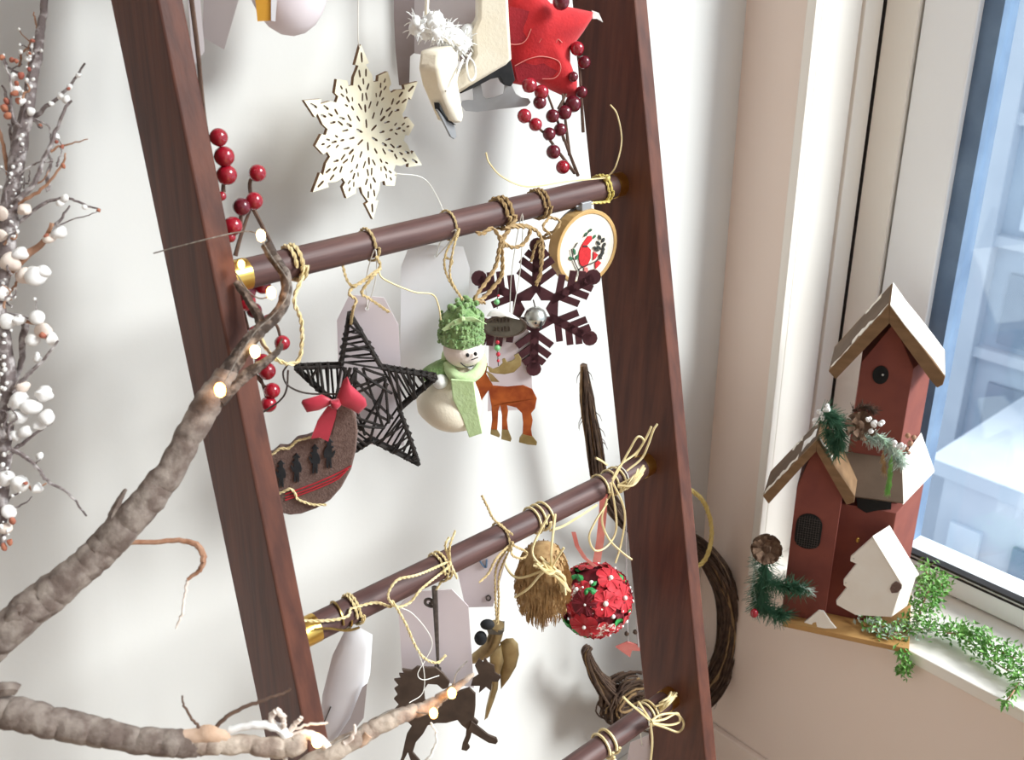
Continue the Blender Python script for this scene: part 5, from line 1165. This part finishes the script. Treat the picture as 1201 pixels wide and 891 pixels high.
needles([(900, 680), (920, 684), (942, 688)], 380, .026, FG, .004, 'pine', 'pine_needles', 3)
needles([(886, 650), (882, 690), (885, 722)], 90, .022, FG, -.01, 'pine_frost', 'frosted_needles', 4)
needles([(920, 690), (945, 688), (952, 692)], 50, .014, FG, .004, 'pine_frost', 'frosted_needles', 14)
FGt = BF(-.010)
needles([(962, 482), (975, 488), (985, 500), (985, 520)], 520, .026, FGt, .004, 'pine', 'pine_needles', 5, .9, .0006, .2)
needles([(968, 500), (976, 515), (982, 530)], 260, .020, FGt, .004, 'pine', 'pine_needles', 15)
needles([(1000, 478), (1015, 474), (1026, 478)], 160, .014, BF(-.04), .01, 'vine', 'dry_twigs', 6)
needles([(1012, 508), (1035, 512), (1048, 525), (1058, 540)], 420, .019, BF(-.02), .01, 'pine_frost', 'frosted_needles', 7)
needles([(1046, 530), (1045, 550), (1042, 568)], 240, .018, BF(-.012), .01, 'leaf_green', 'hanging_moss', 8, .5, .0005, 1.0)
needles([(1036, 525), (1038, 545)], 80, .016, BF(-.012), .01, 'straw', 'hanging_moss', 18, .5, .0005, 1.0)
needles([(1030, 505), (1050, 522), (1062, 535)], 90, .012, BF(-.015), .012, 'leaf_frost', 'frosted_needles', 9)
def scales(c, ax, R, n, name='pine_cone', mt='cone_brown', tip=None):
    m = MB(); ax = V(ax).normalized(); e = ax.orthogonal().normalized(); g = ax.cross(e); m.ball(c, R*.42, 10, 8)
    for i in range(n):
        u = (i+.5)/n; a = i*2.39996; h = (1-2*u)*R*.75; rr_ = R*math.sqrt(max(.05, 1-(h/R)**2)); d = e*math.cos(a)+g*math.sin(a); l = ax.cross(d); p = c+ax*h
        w_ = R*.24; q1 = p+d*rr_*.4; q2 = p+d*rr_*1.1+ax*R*.42; q3 = p+d*rr_*1.16+ax*R*.60
        m.add([q1-l*w_*.5, q1+l*w_*.5, q2+l*w_, q3, q2-l*w_, (q1+q2)/2-ax*R*.12], [(0, 1, 2, 4), (4, 2, 3), (1, 0, 5), (2, 1, 5), (3, 2, 5), (4, 3, 5), (0, 4, 5)])
    return build(name, m, mt, t)
scales(FG.at(900, 638, .012), (-.7, -.5, .4), .022, 44)
scales(BF(-.03).at(1008, 495, .012), (-.6, -.6, .3), .021, 22)
build('red_berry', MB().ball(FG.at(887, 710, .022), (.0068, .0068, .0085), 12, 9), 'berry', t, smooth=True)
m = MB(); rq_ = random.Random(8)
for x, y in ((1020, 487), (1027, 494), (1033, 492), (1024, 500), (1050, 516), (1056, 520), (1060, 519), (962, 478), (966, 486), (970, 474), (958, 490)):
    for k in range(4): m.ball(BF(-.015).at(x+rq_.uniform(-2.5, 2.5), y+rq_.uniform(-2.5, 2.5), .012+rq_.uniform(-.004, .004)), rq_.uniform(.0022, .0042), 6, 5)
build('frost', m, 'snow_stuck', t, smooth=True, kind='stuff')
for x, y, r_ in ((1065, 506, .0042), (1072, 508, .004), (1068, 515, .0045), (1063, 521, .0038), (1066, 526, .003)): build('seed_berry', MB().ball(BF(-.03).at(x, y, .014), r_, 8, 6), 'twig_red', t, smooth=True)

# ------------------------------------------------------------------ leafy garland on the sill
t = thing('leafy_garland', 'bright green leafy garland trailing along the window sill beside the birdhouse', 'garland', onZ(1120, 750, SILL))
Z = SILL+.016
G = {'main': [onZ(1012, 728, Z), onZ(1040, 742, Z), onZ(1072, 738, Z), onZ(1100, 738, Z), onZ(1130, 748, Z), onZ(1155, 768, Z), onZ(1180, 785, Z), onZ(1215, 800, Z), onZ(1245, 815, Z)],
     'up': [onZ(1074, 735, Z), onZ(1080, 715, Z+.03), onZ(1086, 700, Z+.05), onZ(1092, 684, Z+.06), onZ(1085, 668, Z+.07)],
     'up2': [onZ(1090, 715, Z+.02), onZ(1102, 690, Z+.05), onZ(1106, 682, Z+.05)],
     'hang': [onZ(1055, 752, Z-.006), onX(1060, 765, WX-.014), onX(1062, 780, WX-.016), onX(1058, 790, WX-.016)],
     'hang2': [onZ(1195, 800, Z-.004), onX(1186, 815, WX-.012), onX(1176, 826, WX-.014)],
     'mid': [onZ(1110, 742, Z+.01), onZ(1145, 745, Z+.01), onZ(1170, 762, Z+.01), onZ(1205, 778, Z+.01)]}
rg = random.Random(31); mg = MB(); mf = MB(); ms = MB()
def gleaf(mb, p, d, l, w, up):
    d = d.normalized(); g = d.cross(up)
    if g.length < .01: g = d.orthogonal()
    g.normalize(); n = g.cross(d)
    mb.add([p, p+d*l*.45+g*w+n*l*.08, p+d*l, p+d*l*.45-g*w+n*l*.08, p+d*l*.5-n*l*.06], [(0, 4, 1), (1, 4, 2), (2, 4, 3), (3, 4, 0)])
for nm, pts in G.items():
    P = catmull(pts, 8); ms.tube(P, .0012, 5)
    dens = {'main': 62, 'up': 80, 'up2': 70, 'hang': 70, 'hang2': 22, 'mid': 60}[nm]; sp = {'main': .017, 'up': .020, 'up2': .016, 'hang': .010, 'hang2': .006, 'mid': .016}[nm]
    for i in range(len(P)-1):
        for k in range(max(3, int(dens*(P[i+1]-P[i]).length*46))):
            c = P[i].lerp(P[i+1], rg.random())+V((rg.uniform(-1, 1), rg.uniform(-1, 1), rg.uniform(-.55, 1)))*sp
            if c.x > WX-.004 and c.z < SILL+.002: c.z = SILL+.002+rg.random()*.004
            if c.x < WX and c.x > WX-.012 and c.z < SILL: c.x = WX-.013
            d = V((rg.uniform(-1, 1), rg.uniform(-1, 1), rg.uniform(-.4, 1)))
            if nm.startswith('hang'): d.z -= 1.2
            frost = nm == 'main' and i < 22 and rg.random() < .45
            gleaf(mf if frost else mg, c, d, rg.uniform(.0075, .013), rg.uniform(.0018, .0029), V((rg.uniform(-.4, .4), rg.uniform(-.4, .4), 1)))
build('vine_stem', ms, 'twig_red', t); build('leaves', mg, 'leaf_green', t, kind='stuff'); build('frosted_leaves', mf, 'leaf_frost', t, kind='stuff')
